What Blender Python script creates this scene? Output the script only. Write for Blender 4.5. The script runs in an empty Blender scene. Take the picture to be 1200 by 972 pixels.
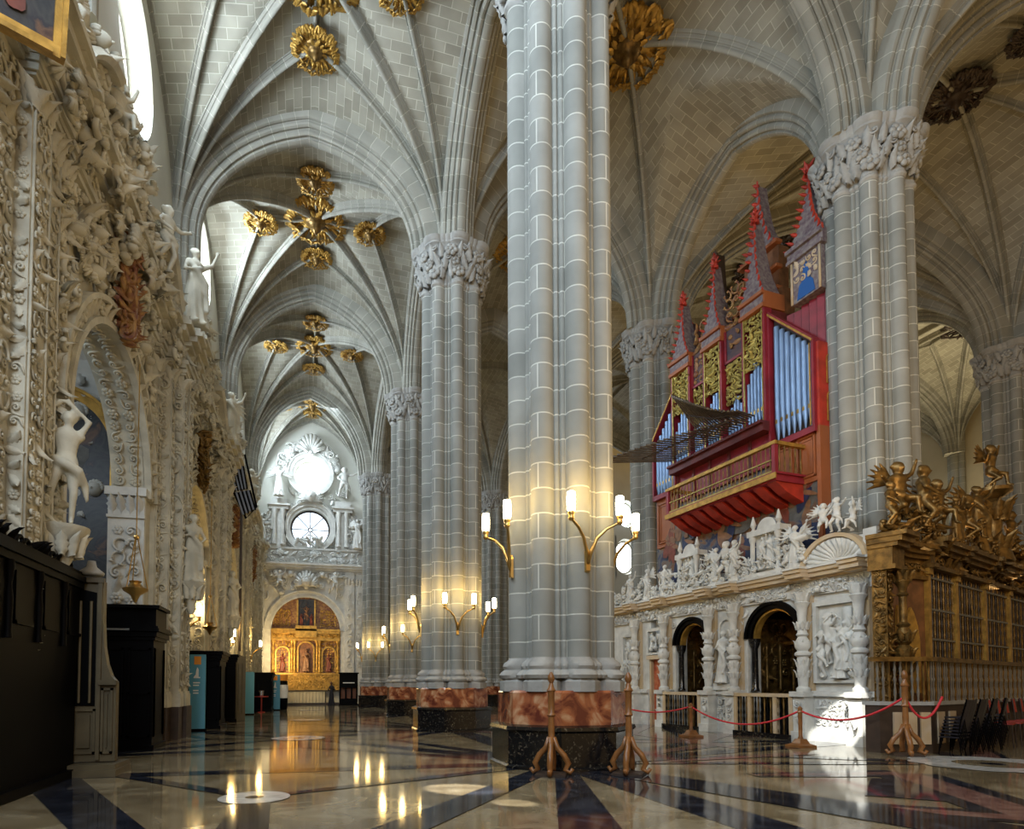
import bpy, math, random
import numpy as np
from mathutils import Vector, Matrix
PI = math.pi
R = random.Random(7)
scene = bpy.context.scene
col = scene.collection
rad = math.radians

# ------------------------------------------------------------------ camera
EYE = 1.5
YAW, PIT, FPX = rad(13.3), math.atan(28/730.), 730.
cd = bpy.data.cameras.new('camera'); cam = bpy.data.objects.new('camera', cd); col.objects.link(cam)
cam.location = (0, 0, EYE); cam.rotation_euler = (PI/2+PIT, 0, -YAW)
cd.sensor_width = 36; cd.lens = FPX/1200*36; cd.sensor_fit = 'HORIZONTAL'
cd.shift_x = (600-540)/1200; cd.shift_y = (775-486)/1200
cd.clip_start = .1; cd.clip_end = 300
scene.camera = cam

# ------------------------------------------------------------------ mesh builder
class M:
    def __init__(s):
        s.v = []; s.f = []; s.u = []; s.m = []; s.n = 0; s.hasuv = False; s.mi = 0
    def add(s, V, F, uv=None):
        o = s.n
        s.v.append(np.asarray(V, float).reshape(-1, 3)); s.n += len(V)
        for k, f in enumerate(F):
            s.f.append([i+o for i in f]); s.m.append(s.mi)
            if uv is not None: s.hasuv = True; s.u.append(uv[k])
            else: s.u.append(None)
        return s
    def stamp(s, T, mat):
        V, F = T
        Mt = np.array(mat)
        s.add(V@Mt[:3, :3].T+Mt[:3, 3], F); return s
    def box(s, c, d, rz=0):
        x, y, z = [q/2 for q in d]
        V = np.array([(i*x, j*y, k*z) for k in (-1, 1) for i, j in ((-1, -1), (1, -1), (1, 1), (-1, 1))])
        if rz:
            a, b = math.cos(rz), math.sin(rz); V = np.stack([V[:, 0]*a-V[:, 1]*b, V[:, 0]*b+V[:, 1]*a, V[:, 2]], 1)
        return s.add(V+np.array(c), [(3, 2, 1, 0), (4, 5, 6, 7), (0, 1, 5, 4), (1, 2, 6, 5), (2, 3, 7, 6), (3, 0, 4, 7)])
    def bb(s, x0, x1, y0, y1, z0, z1): return s.box(((x0+x1)/2, (y0+y1)/2, (z0+z1)/2), (abs(x1-x0), abs(y1-y0), abs(z1-z0)))
    def loft(s, rings, caps=True, closed=True, uv=None):
        n = len(rings[0]); V = [p for r in rings for p in r]; F = []; U = [] if uv else None
        for k in range(len(rings)-1):
            for i in range(n if closed else n-1):
                j = (i+1) % n; F.append((k*n+i, k*n+j, (k+1)*n+j, (k+1)*n+i))
                if uv:
                    ui, uj = uv[0][i], uv[0][i+1]; va, vb = uv[1][k], uv[1][k+1]
                    U.append([(ui, va), (uj, va), (uj, vb), (ui, vb)])
        if caps and closed:
            F.append(tuple(range(n))[::-1]); F.append(tuple((len(rings)-1)*n+i for i in range(n)))
            if uv: U += [[(0, 0)]*n]*2
        return s.add(V, F, U)
    def lathe(s, prof, c=(0, 0, 0), n=16, sx=1, sy=1):
        rings = [[(c[0]+r*sx*math.cos(2*PI*i/n), c[1]+r*sy*math.sin(2*PI*i/n), c[2]+z) for i in range(n)] for r, z in prof]
        return s.loft(rings)
    def tube(s, pts, r, n=6, flat=1.0):
        pts = [Vector(p) for p in pts]; m = len(pts)
        rr = r if hasattr(r, '__len__') else [r]*m
        rings = []; up = None
        for i, p in enumerate(pts):
            t = (pts[min(i+1, m-1)]-pts[max(i-1, 0)]).normalized()
            if up is None: up = Vector((0, 0, 1)) if abs(t.z) < .9 else Vector((1, 0, 0))
            b = t.cross(up)
            if b.length < 1e-5: b = t.orthogonal()
            b.normalize(); u2 = b.cross(t).normalized(); up = u2
            rings.append([tuple(p+b*math.cos(2*PI*k/n)*rr[i]+u2*math.sin(2*PI*k/n)*rr[i]*flat) for k in range(n)])
        return s.loft(rings)
    def prism(s, poly, fr, a, b):
        """extrude 2-D poly; fr(x,y,w)->3-D point"""
        return s.loft([[fr(x, y, a) for x, y in poly], [fr(x, y, b) for x, y in poly]])
    def sphere(s, c, r, n=10, m=7, sc=(1, 1, 1)):
        V = [(c[0], c[1], c[2]-r*sc[2])]
        for j in range(1, m):
            a = -PI/2+PI*j/m
            for i in range(n): V.append((c[0]+r*sc[0]*math.cos(a)*math.cos(2*PI*i/n), c[1]+r*sc[1]*math.cos(a)*math.sin(2*PI*i/n), c[2]+r*sc[2]*math.sin(a)))
        V.append((c[0], c[1], c[2]+r*sc[2])); F = []
        for i in range(n): F.append((0, 1+(i+1) % n, 1+i))
        for j in range(m-2):
            for i in range(n): a = 1+j*n; F.append((a+i, a+(i+1) % n, a+n+(i+1) % n, a+n+i))
        for i in range(n): a = 1+(m-2)*n; F.append((a+i, a+(i+1) % n, len(V)-1))
        return s.add(V, F)
    def grid(s, fn, us, vs, uvf=None, flip=False):
        V = [fn(u, v) for v in vs for u in us]; F = []; U = [] if uvf else None; n = len(us)
        for j in range(len(vs)-1):
            for i in range(n-1):
                q = [j*n+i, j*n+i+1, (j+1)*n+i+1, (j+1)*n+i]
                w = [(us[i], vs[j]), (us[i+1], vs[j]), (us[i+1], vs[j+1]), (us[i], vs[j+1])]
                if flip: q.reverse(); w.reverse()
                F.append(q)
                if uvf: U.append([uvf(*x) for x in w])
        return s.add(V, F, U)
    def T(s):
        return (np.concatenate(s.v), s.f)
    def build(s, name, mats, parent=None, smooth=False, loc=None):
        me = bpy.data.meshes.new(name)
        V = np.concatenate(s.v) if s.v else np.zeros((0, 3))
        me.from_pydata(V.tolist(), [], s.f)
        if not isinstance(mats, (list, tuple)): mats = [mats]
        for m_ in mats: me.materials.append(m_)
        if len(mats) > 1: me.polygons.foreach_set('material_index', s.m)
        if s.hasuv:
            l = me.uv_layers.new(name='UVMap'); a = []
            for f, u in zip(s.f, s.u): a += (u if u is not None else [(0, 0)]*len(f))
            l.data.foreach_set('uv', [c for p in a for c in p])
        if smooth: me.polygons.foreach_set('use_smooth', [True]*len(s.f))
        me.update()
        if smooth == 'auto':
            try: me.set_sharp_from_angle(angle=rad(38))
            except Exception: pass
        o = bpy.data.objects.new(name, me); col.objects.link(o)
        if parent is not None: o.parent = parent
        if loc is not None: o.location = loc
        return o

def tag(o, label, cat, group=None, kind=None):
    if label: o['label'] = label
    if cat: o['category'] = cat
    if group: o['group'] = group
    if kind: o['kind'] = kind
    return o
def empty(name, loc=(0, 0, 0), rz=0, label=None, cat=None, group=None):
    o = bpy.data.objects.new(name, None); col.objects.link(o); o.location = loc; o.rotation_euler = (0, 0, rz)
    o.empty_display_size = .2
    return tag(o, label, cat, group)
def struct(o): o['kind'] = 'structure'; return o
def dup(root, loc=None, rz=None, scale=None, label=None, group=None):
    def cp(o, parent):
        c = o.copy(); col.objects.link(c); c.parent = parent
        for ch in kids.get(o.name, []): cp(ch, c)
        return c
    kids = {}
    for o in list(col.objects):
        if o.parent: kids.setdefault(o.parent.name, []).append(o)
    r = cp(root, None)
    if loc is not None: r.location = loc
    if rz is not None: r.rotation_euler = (0, 0, rz)
    if scale is not None: r.scale = (scale,)*3 if not hasattr(scale, '__len__') else scale
    if label: r['label'] = label
    if group: r['group'] = group
    return r

def frame(o, x, y, z, s=1.0):
    """4x4 from origin and three axes (columns), uniformly scaled"""
    x, y, z, o = [Vector(q) for q in (x, y, z, o)]
    m = Matrix(((x.x*s, y.x*s, z.x*s, o.x), (x.y*s, y.y*s, z.y*s, o.y), (x.z*s, y.z*s, z.z*s, o.z), (0, 0, 0, 1)))
    return m

# ------------------------------------------------------------------ materials
MATS = {}
def mat(name, c, rough=.7, metal=0., noise=None, bump=None, spec=None, emit=None, c2=None, coat=0):
    m = bpy.data.materials.new(name); m.use_nodes = True
    nt = m.node_tree; b = nt.nodes['Principled BSDF']
    b.inputs['Base Color'].default_value = (*c, 1); b.inputs['Roughness'].default_value = rough; b.inputs['Metallic'].default_value = metal
    if spec is not None: b.inputs['Specular IOR Level'].default_value = spec
    if coat: b.inputs['Coat Weight'].default_value = coat; b.inputs['Coat Roughness'].default_value = .1
    if emit: b.inputs['Emission Color'].default_value = (*emit[0], 1); b.inputs['Emission Strength'].default_value = emit[1]
    tc = nt.nodes.new('ShaderNodeTexCoord')
    if noise:
        sc, amt = noise; n = nt.nodes.new('ShaderNodeTexNoise'); n.inputs['Scale'].default_value = sc; n.inputs['Detail'].default_value = 6
        nt.links.new(tc.outputs['Object'], n.inputs['Vector'])
        r = nt.nodes.new('ShaderNodeValToRGB'); cc = c2 or tuple(x*(1-amt) for x in c)
        r.color_ramp.elements[0].position = .35; r.color_ramp.elements[1].position = .65
        r.color_ramp.elements[0].color = (*cc, 1); r.color_ramp.elements[1].color = (*c, 1)
        nt.links.new(n.outputs['Fac'], r.inputs['Fac']); nt.links.new(r.outputs['Color'], b.inputs['Base Color'])
    if bump:
        sc, st, di = bump; n = nt.nodes.new('ShaderNodeTexNoise'); n.inputs['Scale'].default_value = sc; n.inputs['Detail'].default_value = 4
        nt.links.new(tc.outputs['Object'], n.inputs['Vector'])
        bp = nt.nodes.new('ShaderNodeBump'); bp.inputs['Strength'].default_value = st; bp.inputs['Distance'].default_value = di
        nt.links.new(n.outputs['Fac'], bp.inputs['Height']); nt.links.new(bp.outputs['Normal'], b.inputs['Normal'])
    MATS[name] = m
    return m
def brickmat(name, c1, c2, mortar, bw, rh, ms=.012, rough=.85, off=.5, stain=.25):
    m = bpy.data.materials.new(name); m.use_nodes = True; nt = m.node_tree; b = nt.nodes['Principled BSDF']; b.inputs['Roughness'].default_value = rough
    uv = nt.nodes.new('ShaderNodeUVMap'); br = nt.nodes.new('ShaderNodeTexBrick')
    br.inputs['Color1'].default_value = (*c1, 1); br.inputs['Color2'].default_value = (*c2, 1); br.inputs['Mortar'].default_value = (*mortar, 1)
    br.inputs['Scale'].default_value = 1; br.inputs['Mortar Size'].default_value = ms; br.inputs['Mortar Smooth'].default_value = .3
    br.inputs['Brick Width'].default_value = bw; br.inputs['Row Height'].default_value = rh; br.offset = off
    nt.links.new(uv.outputs['UV'], br.inputs['Vector'])
    tc = nt.nodes.new('ShaderNodeTexCoord'); n = nt.nodes.new('ShaderNodeTexNoise'); n.inputs['Scale'].default_value = 1.1; n.inputs['Detail'].default_value = 8
    nt.links.new(tc.outputs['Object'], n.inputs['Vector'])
    mr = nt.nodes.new('ShaderNodeMapRange'); mr.inputs['From Min'].default_value = .3; mr.inputs['From Max'].default_value = .7
    mr.inputs['To Min'].default_value = 1-stain; mr.inputs['To Max'].default_value = 1
    nt.links.new(n.outputs['Fac'], mr.inputs['Value'])
    mx = nt.nodes.new('ShaderNodeMix'); mx.data_type = 'RGBA'; mx.blend_type = 'MULTIPLY'; mx.inputs[0].default_value = 1
    nt.links.new(br.outputs['Color'], mx.inputs[6]); nt.links.new(mr.outputs['Result'], mx.inputs[7]); nt.links.new(mx.outputs[2], b.inputs['Base Color'])
    bp = nt.nodes.new('ShaderNodeBump'); bp.inputs['Strength'].default_value = .35; bp.inputs['Distance'].default_value = .02
    nt.links.new(br.outputs['Fac'], bp.inputs['Height']); bp.invert = True; nt.links.new(bp.outputs['Normal'], b.inputs['Normal'])
    MATS[name] = m
    return m
def veined(name, c1, c2, c3, scale, rough=.25, dist=3., stops=(.35, .5, .65), spec=.5, coat=0):
    m = bpy.data.materials.new(name); m.use_nodes = True; nt = m.node_tree; b = nt.nodes['Principled BSDF']; b.inputs['Roughness'].default_value = rough
    b.inputs['Specular IOR Level'].default_value = spec
    tc = nt.nodes.new('ShaderNodeTexCoord'); n = nt.nodes.new('ShaderNodeTexNoise'); n.inputs['Scale'].default_value = scale; n.inputs['Detail'].default_value = 8
    n.inputs['Distortion'].default_value = dist; nt.links.new(tc.outputs['Object'], n.inputs['Vector'])
    r = nt.nodes.new('ShaderNodeValToRGB'); e = r.color_ramp.elements; e[0].position = stops[0]; e[0].color = (*c1, 1); e[1].position = stops[2]; e[1].color = (*c3, 1)
    k = e.new(stops[1]); k.color = (*c2, 1)
    nt.links.new(n.outputs['Fac'], r.inputs['Fac']); nt.links.new(r.outputs['Color'], b.inputs['Base Color'])
    MATS[name] = m
    return m
stone = brickmat('pillar_stone', (.31, .31, .28), (.24, .245, .22), (.55, .55, .49), 1.31, .46, .014, off=.5)
ribst = brickmat('rib_stone', (.35, .34, .29), (.27, .265, .22), (.50, .48, .40), 60, .46, .012, off=0)
webst = brickmat('vault_stone', (.40, .385, .315), (.285, .27, .215), (.54, .52, .43), .62, .33, .013)
plain = mat('carved_stone', (.36, .355, .33), .8, noise=(3, .25), bump=(14, .3, .02))
plaster = mat('wall_plaster', (.60, .60, .53), .85, noise=(.6, .12))
stucco = mat('cream_stucco', (.60, .57, .46), .75, noise=(2.2, .32), bump=(22, .35, .015))
whites = mat('white_plaster_relief', (.62, .62, .58), .7, noise=(3, .2), bump=(22, .35, .012))
cornst = mat('honey_stone_cornice', (.50, .36, .19), .6, noise=(2.5, .3), c2=(.52, .42, .30))
gold = mat('gilded_wood', (.58, .34, .07), .42, .5, noise=(5, .45), bump=(30, .3, .01))
dgold = mat('aged_gilding', (.25, .145, .04), .4, .65, noise=(6, .6), bump=(24, .4, .015))
brown = mat('carved_walnut', (.22, .09, .035), .5, noise=(4, .5))
rust = mat('polychrome_carving', (.36, .20, .06), .5, noise=(7, .6), c2=(.16, .05, .03))
blackw = mat('black_stained_wood', (.0015, .0015, .002), .5, spec=.06)
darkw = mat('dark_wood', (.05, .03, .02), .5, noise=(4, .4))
oak = mat('olive_brown_panelling', (.10, .078, .04), .5, noise=(3, .35))
redp = mat('crimson_paint', (.27, .02, .035), .45, noise=(2, .35))
redb = mat('vermilion_paint', (.48, .04, .02), .5, noise=(3, .4))
orangep = mat('terracotta_painted_wood', (.36, .11, .035), .5, noise=(1.2, .25))
pipem = mat('organ_pipe_metal', (.22, .34, .55), .35, .35, noise=(1.5, .25))
trum = mat('dull_trumpet_metal', (.15, .12, .09), .4, .6, noise=(3, .4))
marr = veined('red_marble', (.13, .03, .018), (.36, .12, .05), (.58, .37, .21), 2.2, .16, 1.6, (.36, .52, .72))
marb = veined('black_speckled_marble', (.006, .006, .007), (.016, .014, .012), (.20, .17, .12), 13, .14, 1.2, (.48, .60, .78))
redcol = veined('red_jasper_marble', (.30, .05, .025), (.45, .11, .05), (.50, .2, .1), 2.5, .3, 2)
bmet = mat('brass_metal', (.55, .36, .12), .3, .9)
rope = mat('red_velvet_rope', (.55, .02, .03), .6)
emitw = mat('window_and_fill_light', (.9, .93, 1), .5, emit=((.93, .97, 1), 6.5))
emitl = mat('lit_glass_tube', (1, .95, .8), .4, emit=((1, .87, .55), 16))
dglass = mat('leaded_glass', (.8, .85, .9), .5, emit=((.75, .88, 1), 1.6))
blue = mat('blue_panel', (.10, .34, .48), .5)
orange = mat('orange_panel', (.85, .32, .03), .5)
wht = mat('white_panel', (.85, .85, .82), .5)
silver = mat('silver_metal', (.6, .6, .62), .25, 1)
# ------------------------------------------------------------------ architecture
P = [(4.65, 2.0), (4.65, 11.25), (4.55, 20.6), (4.8, 31.4), (4.35, 44.2), (4.3, 50.6)]
Q = [(15.4, 4.2), (14.8, 13.7), (13.9, 23.3), (13.5, 31.6), (13.6, 46.0), (13.6, 50.6)]
RR = [(30.5, 10.0), (30.0, 20.8), (29.5, 31.0), (29, 46), (29, 50.6)]
ZN, ZA = 14.8, 16.3        # capital neck / abacus top
XL = -4.55

def cluster_r(phi, k=1.0):
    best = 0
    cs = [(0, 0, .76)]+[(.84*math.cos(a), .84*math.sin(a), .205) for a in [rad(45*i) for i in range(8)]] + \
         [(.78*math.cos(a), .78*math.sin(a), .055) for a in [rad(22.5+45*i+q) for i in range(8) for q in (-4, 4)]]
    dx, dy = math.cos(phi), math.sin(phi)
    for cx, cy, r in cs:
        b = dx*cx+dy*cy; c = cx*cx+cy*cy-r*r; D = b*b-c
        if D >= 0: best = max(best, b+math.sqrt(D))
    return best*k
NPH = 192
CR = [cluster_r(2*PI*i/NPH) for i in range(NPH)]
def outline(k=1., fl=0., z=0., smooth=0.):
    """cluster outline flared by fl metres, smoothed towards a circle"""
    out = []
    for i in range(NPH):
        r = CR[i]*(1-smooth)+1.04*smooth
        a = 2*PI*i/NPH; out.append(((r*k+fl)*math.cos(a), (r*k+fl)*math.sin(a), z))
    return out
def octo(r, z, n=24, lob=.0):
    out = []
    for i in range(n*4):
        a = 2*PI*i/(n*4); q = rad(45); m_ = ((a+q/2) % q)-q/2
        rr = r*math.cos(q/2)/math.cos(m_)*(1+.02)+lob*abs(math.sin(4*a))
        out.append((rr*math.cos(a), rr*math.sin(a), z))
    return out

# --- ornament templates (unit size, x right, y up in the plane, z out of it)
def T_volute(turn=1, n=26):
    m = M(); pts = []; rr = []
    for i in range(n):
        t = i/(n-1); th = t*3.1*PI; r = .40*math.exp(-.21*th)
        pts.append((turn*(r*math.cos(th)-.1), r*math.sin(th), .10+.14*t)); rr.append(.105*(1-.45*t))
    return m.tube([(turn*.42, -.42, .03), (turn*.36, -.2, .06)]+pts, [.03, .07]+rr, 5).T()
def T_leaf(nu=6, nv=9, lob=4, curl=.35):
    m = M()
    def fn(u, v):
        w = .30*math.sin(PI*min(v*.93+.07, 1))**.6*(1-.32*abs(math.sin(lob*PI*v)))
        return (u*w, v-.5, .05+.16*math.sin(PI*v*.8)+curl*v*v*v-.22*abs(u)**1.4*(1-v*.3)-.05*abs(math.sin(lob*PI*v)))
    us = [-1+2*i/(nu-1) for i in range(nu)]+[]; vs = [j/(nv-1) for j in range(nv)]
    m.grid(fn, us, vs)
    m.grid(lambda u, v: (fn(u, v)[0], fn(u, v)[1], fn(u, v)[2]-.06-.05*(1-v)), us, vs, flip=True)
    return m.T()
def T_rosette():
    m = M()
    for k in range(6):
        a = PI*k/3; m.sphere((.26*math.cos(a), .26*math.sin(a), .08), .19, 7, 5, (1, 1, .7))
    m.sphere((0, 0, .14), .14, 7, 5)
    return m.T()
def T_bud():
    m = M(); m.sphere((0, 0, .1), .35, 7, 5, (1, 1, .7)); return m.T()
def T_cherub():
    m = M(); m.sphere((0, .05, .22), .25, 10, 8, (1, 1.12, 1)); m.sphere((0, 0.02, .47), .05, 6, 4)
    for k in range(7): a = PI*k/6; m.sphere((.2*math.cos(a), .16+.18*math.sin(a), .22), .1, 6, 4)
    for s in (-1, 1):
        for k in range(4):
            a = rad(-25+26*k); m.tube([(s*.15, -.08, .1), (s*(.3+.1*math.cos(a)), -.05+.3*math.sin(a)*.6, .16), (s*(.35+.3*math.cos(a)), .42*math.sin(a)-.02, .1)], [.06, .085, .03], 5)
    return m.T()
def T_shell():
    m = M()
    for k in range(9):
        a = rad(-70+17.5*k); m.tube([(0, -.35, .06), (.25*math.sin(a), -.35+.32*math.cos(a), .2), (.55*math.sin(a), -.35+.75*math.cos(a), .1)], [.03, .07, .085], 5)
    m.sphere((0, -.36, .12), .12, 6, 5); return m.T()
def T_cscroll():
    m = M(); pts = []; rr = []
    for i in range(22):
        t = i/21; a = rad(-140+280*t); e = abs(t-.5)*2; r = .5*(1-.35*e**3)
        pts.append((-.2+r*math.cos(a), .8*r*math.sin(a), .06+.14*e)); rr.append(.05+.06*(1-e)+.03*(e > .9))
    m.tube(pts, rr, 5)
    for s in (-1, 1): m.sphere((-.42, s*.32, .18), .1, 7, 5)
    return m.T()
TV = [T_volute(1), T_volute(-1)]; TL = [T_leaf(), T_leaf(5, 8, 3, .5)]
TRO, TBU, TCH, TSH, TCS = T_rosette(), T_bud(), T_cherub(), T_shell(), T_cscroll()
def stamp(m, T, o, ux, uz, s, rot=0., sq=1., dep=1.):
    """stamp T at o with in-plane x axis ux, outward axis uz"""
    ux, uz = Vector(ux).normalized(), Vector(uz).normalized(); uy = uz.cross(ux)
    c, sn = math.cos(rot), math.sin(rot); X = (ux*c+uy*sn); Y = (uy*c-ux*sn)
    m.stamp(T, frame(o, X*sq, Y, uz*dep, s))
def carve(m, o, ux, uy, w, h, s=.3, dens=1.0, rnd=R, kinds='vlrc', border=0., dep=1.):
    """fill a w x h panel (origin at its lower-left corner) with scrolling carving"""
    o, ux, uy = Vector(o), Vector(ux).normalized(), Vector(uy).normalized(); n = ux.cross(uy)
    nx = max(1, round(w/s)); ny = max(1, round(h/s)); sx, sy = w/nx, h/ny
    for j in range(ny):
        for i in range(nx):
            if rnd.random() > dens: continue
            p = o+ux*(sx*(i+.5+rnd.uniform(-.12, .12)))+uy*(sy*(j+.5+rnd.uniform(-.12, .12)))
            k = rnd.choice(kinds); z = s*rnd.uniform(1.0, 1.35)
            if k == 'v': T = TV[(i+j) % 2]; rot = rnd.choice([0, PI/2, PI, -PI/2])+rnd.uniform(-.3, .3)
            elif k == 'l': T = rnd.choice(TL); rot = rnd.uniform(0, 2*PI); z *= 1.1
            elif k == 'r': T = TRO; rot = 0; z *= .8
            elif k == 'c': T = TCS; rot = rnd.uniform(0, 2*PI)
            elif k == 'b': T = TBU; rot = 0
            elif k == 'h': T = TCH; rot = rnd.uniform(-.4, .4); z *= 1.2
            elif k == 's': T = TSH; rot = rnd.uniform(-.5, .5); z *= 1.2
            stamp(m, T, p, ux, n, z, rot, dep=dep*rnd.uniform(.8, 1.3))
    return m

# --- clustered pillar
def make_pillar(label):
    t = empty('clustered_pillar', label=label, cat='pillar', group='clustered pillars of the aisles')
    per = [0]; ring = outline()
    for i in range(NPH):
        a, b = ring[i], ring[(i+1) % NPH]; per.append(per[-1]+math.hypot(a[0]-b[0], a[1]-b[1]))
    m = M(); zs = [1.75, ZN+.1]; m.loft([outline(z=z) for z in zs], caps=False, uv=(per, zs)); m.build('shaft', stone, t, 'auto')
    m = M()
    for a, b in ((.0, .0), ): pass
    prof = [(1.62, .16, .2), (1.68, .19, .2), (1.74, .15, .1), (1.78, .09, 0), (1.84, .12, 0), (1.9, .1, 0), (1.96, .02, 0), (2.0, 0, 0)]
    m.loft([outline(1, f, z, s) for z, f, s in prof])
    m.build('base_moulding', plain, t, 'auto')
    m = M()
    for i in range(8):
        a = rad(45*i); c = (.86*math.cos(a), .86*math.sin(a)); rg = []
        for z, r in ((1.38, .36), (1.56, .36), (1.60, .30), (1.64, .34)):
            rg.append([(c[0]+r*math.cos(a+rad(45*k+22.5)), c[1]+r*math.sin(a+rad(45*k+22.5)), z) for k in range(8)])
        m.loft(rg)
    m.lathe([(.8, 1.38), (.8, 1.66)], n=24); m.build('pedestal_ring', plain, t)
    m = M(); m.loft([octo(1.20, .76), octo(1.20, 1.36), octo(1.16, 1.40)]); m.build('red_marble_block', marr, t)
    m = M(); m.loft([octo(1.36, 0), octo(1.36, .05), octo(1.31, .08), octo(1.31, .66), octo(1.36, .70), octo(1.34, .76), octo(1.2, .79)]); m.build('black_marble_plinth', marb, t)
    # capital
    c = M()
    prof = [(ZN-.04, .0, 0), (ZN, .05, 0), (ZN+.05, .06, 0), (ZN+.1, .02, 0), (ZN+.14, .03, 0), (ZN+.2, .0, .2), (ZN+.7, .05, .5), (ZN+1.12, .16, .7), (ZN+1.2, .22, .6), (ZN+1.24, .3, .45), (ZN+1.3, .3, .45), (ZN+1.36, .36, .4), (ZN+1.47, .38, .4), (ZN+1.5, .3, .4)]
    c.loft([outline(1, f, z, s) for z, f, s in prof]); cap = c.build('capital', plain, t, 'auto')
    m = M(); rn = random.Random(3)
    for row, (z, rr, s, k) in enumerate(((ZN+.38, 1.06, .5, 24), (ZN+.66, 1.12, .46, 24), (ZN+.95, 1.2, .48, 24))):
        for i in range(k):
            a = 2*PI*(i+.5*row)/k+rn.uniform(-.04, .04); n = Vector((math.cos(a), math.sin(a), .15)); ux = Vector((-math.sin(a), math.cos(a), 0))
            T = TL[i % 2] if (i+row) % 3 else TRO
            stamp(m, T, (rr*math.cos(a), rr*math.sin(a), z), ux, n, s*rn.uniform(.85, 1.1), rn.uniform(-.5, .5))
            if rn.random() < .4: stamp(m, TV[i % 2], (rr*1.03*math.cos(a+.1), rr*1.03*math.sin(a+.1), z+.12), ux, n, .3, rn.uniform(0, 6))
    m.build('leaf_carving', plain, cap, True)
    return t
pil0 = make_pillar('nearest clustered stone pillar in the middle, on black and red marble base')
pil0.location = (*P[1], 0)
labs = {('P', 2): 'second clustered pillar of the arcade, just left of the nearest one',
        ('P', 3): 'third clustered pillar of the arcade, slim behind the second',
        ('P', 4): 'farthest clustered pillar, beside the gilded altar wall',
        ('Q', 1): 'large clustered pillar to the right of the pipe organ',
        ('Q', 2): 'clustered pillar to the left of the pipe organ',
        ('Q', 4): 'distant thin pillar glimpsed between the two middle pillars',
        ('R', 1): 'shadowed pillar at the right edge beyond the gilded grille'}
def zrot(x, y): return math.atan2(y, x)
for (row, i), lb in labs.items():
    x, y = {'P': P, 'Q': Q, 'R': RR}[row][i]
    dup(pil0, (x, y, 0), rad(0), label=lb)
# unseen neighbours carrying the near vault
# --- vault
def prof(x, rel=1.25):
    Rr = rel; h = math.sqrt(Rr*Rr-(Rr-1)**2); x = min(abs(x), 1.)
    return math.sqrt(max(0, Rr*Rr-(x+Rr-1)**2))/h
def bil(c, u, v):
    (ax, ay), (bx, by), (cx, cy), (dx, dy) = c   # (-1,-1) (1,-1) (-1,1) (1,1)
    a, b = (1-u)/2, (1+u)/2; e, f = (1-v)/2, (1+v)/2
    return (e*(a*ax+b*bx)+f*(a*cx+b*dx), e*(a*ay+b*by)+f*(a*cy+b*dy))
class Vault:
    def __init__(s, c, hs, bulge=.55, zs=ZA-.1, drop=0.):
        s.c, s.h, s.bulge, s.zs = c, hs, bulge, zs    # hs = heights at v=-1,v=1,u=-1,u=1 sides
    def z(s, u, v):
        hv = s.h[0]*(1-v)/2+s.h[1]*(1+v)/2; hu = s.h[2]*(1-u)/2+s.h[3]*(1+u)/2
        return s.zs+max(hv*prof(u), hu*prof(v))+s.bulge*(1-u*u)*(1-v*v)
    def p(s, u, v, dz=0.):
        x, y = bil(s.c, u, v); return (x, y, s.z(u, v)+dz)
    def web(s, name='ceiling', m_=None, N=40):
        m = M(); ts = [math.sin(PI*(i/N-.5)) for i in range(N+1)]; sx = (s.c[1][0]-s.c[0][0])/2; sy = (s.c[2][1]-s.c[0][1])/2
        V = [s.p(u, v) for v in ts for u in ts]; F = []; U = []
        def uv(u, v, ref):
            if ref: return (v*sy, (1-abs(u))*sx+s.h[0]*prof(u)*.9)
            return (u*sx, (1-abs(v))*sy+s.h[0]*prof(v)*.9)
        for j in range(N):
            for i in range(N):
                k = [(i, j), (i+1, j), (i+1, j+1), (i, j+1)]; cu = (ts[i]+ts[i+1])/2; cv = (ts[j]+ts[j+1])/2
                tris = [(0, 1, 2), (0, 2, 3)] if cu*cv > 0 else [(0, 1, 3), (1, 2, 3)]
                for tr in tris:
                    g = [k[q] for q in tr]; mu = sum(ts[a] for a, b in g)/3; mv = sum(ts[b] for a, b in g)/3; ref = s.h[0]*prof(mu) > s.h[2]*prof(mv)
                    F.append([b*(N+1)+a for a, b in g][::-1]); U.append([uv(ts[a], ts[b], ref) for a, b in g][::-1])
        m.add(V, F, U); return struct(m.build(name, m_ or webst, None, 'auto'))
    def rib(s, parent, a, b, w=.30, d=.34, n=26, dz=.06, cl=None):
        pts = []
        for i in range(n+1):
            t = i/n
            if cl: t = .5-.5*math.cos(PI*t) if cl == 2 else (1-math.cos(PI*t/2) if cl == 1 else math.sin(PI*t/2))
            u, v = a[0]+(b[0]-a[0])*t, a[1]+(b[1]-a[1])*t; pts.append(s.p(u, v, dz))
        return sweep(parent, pts, w, d)
def rolls(spec, top=-.2):
    pts = [(-.5, top)]+[p for p in spec]; return pts+[(-x, y) for x, y in reversed(spec)]+[(.5, top)]
RIBP = rolls([(-.5, .22), (-.44, .30), (-.36, .26), (-.30, .34), (-.31, .46), (-.26, .54), (-.18, .52), (-.13, .58), (-.19, .70), (-.20, .82), (-.15, .94), (-.06, 1.0)])
ARCHP = rolls([(-.5, .12), (-.48, .22), (-.42, .26), (-.38, .20), (-.355, .28), (-.38, .38), (-.36, .48), (-.30, .53), (-.25, .47), (-.215, .52), (-.245, .62), (-.25, .74), (-.21, .83), (-.15, .82), (-.12, .76), (-.10, .84), (-.12, .94), (-.06, 1.0)], -.9)
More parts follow.
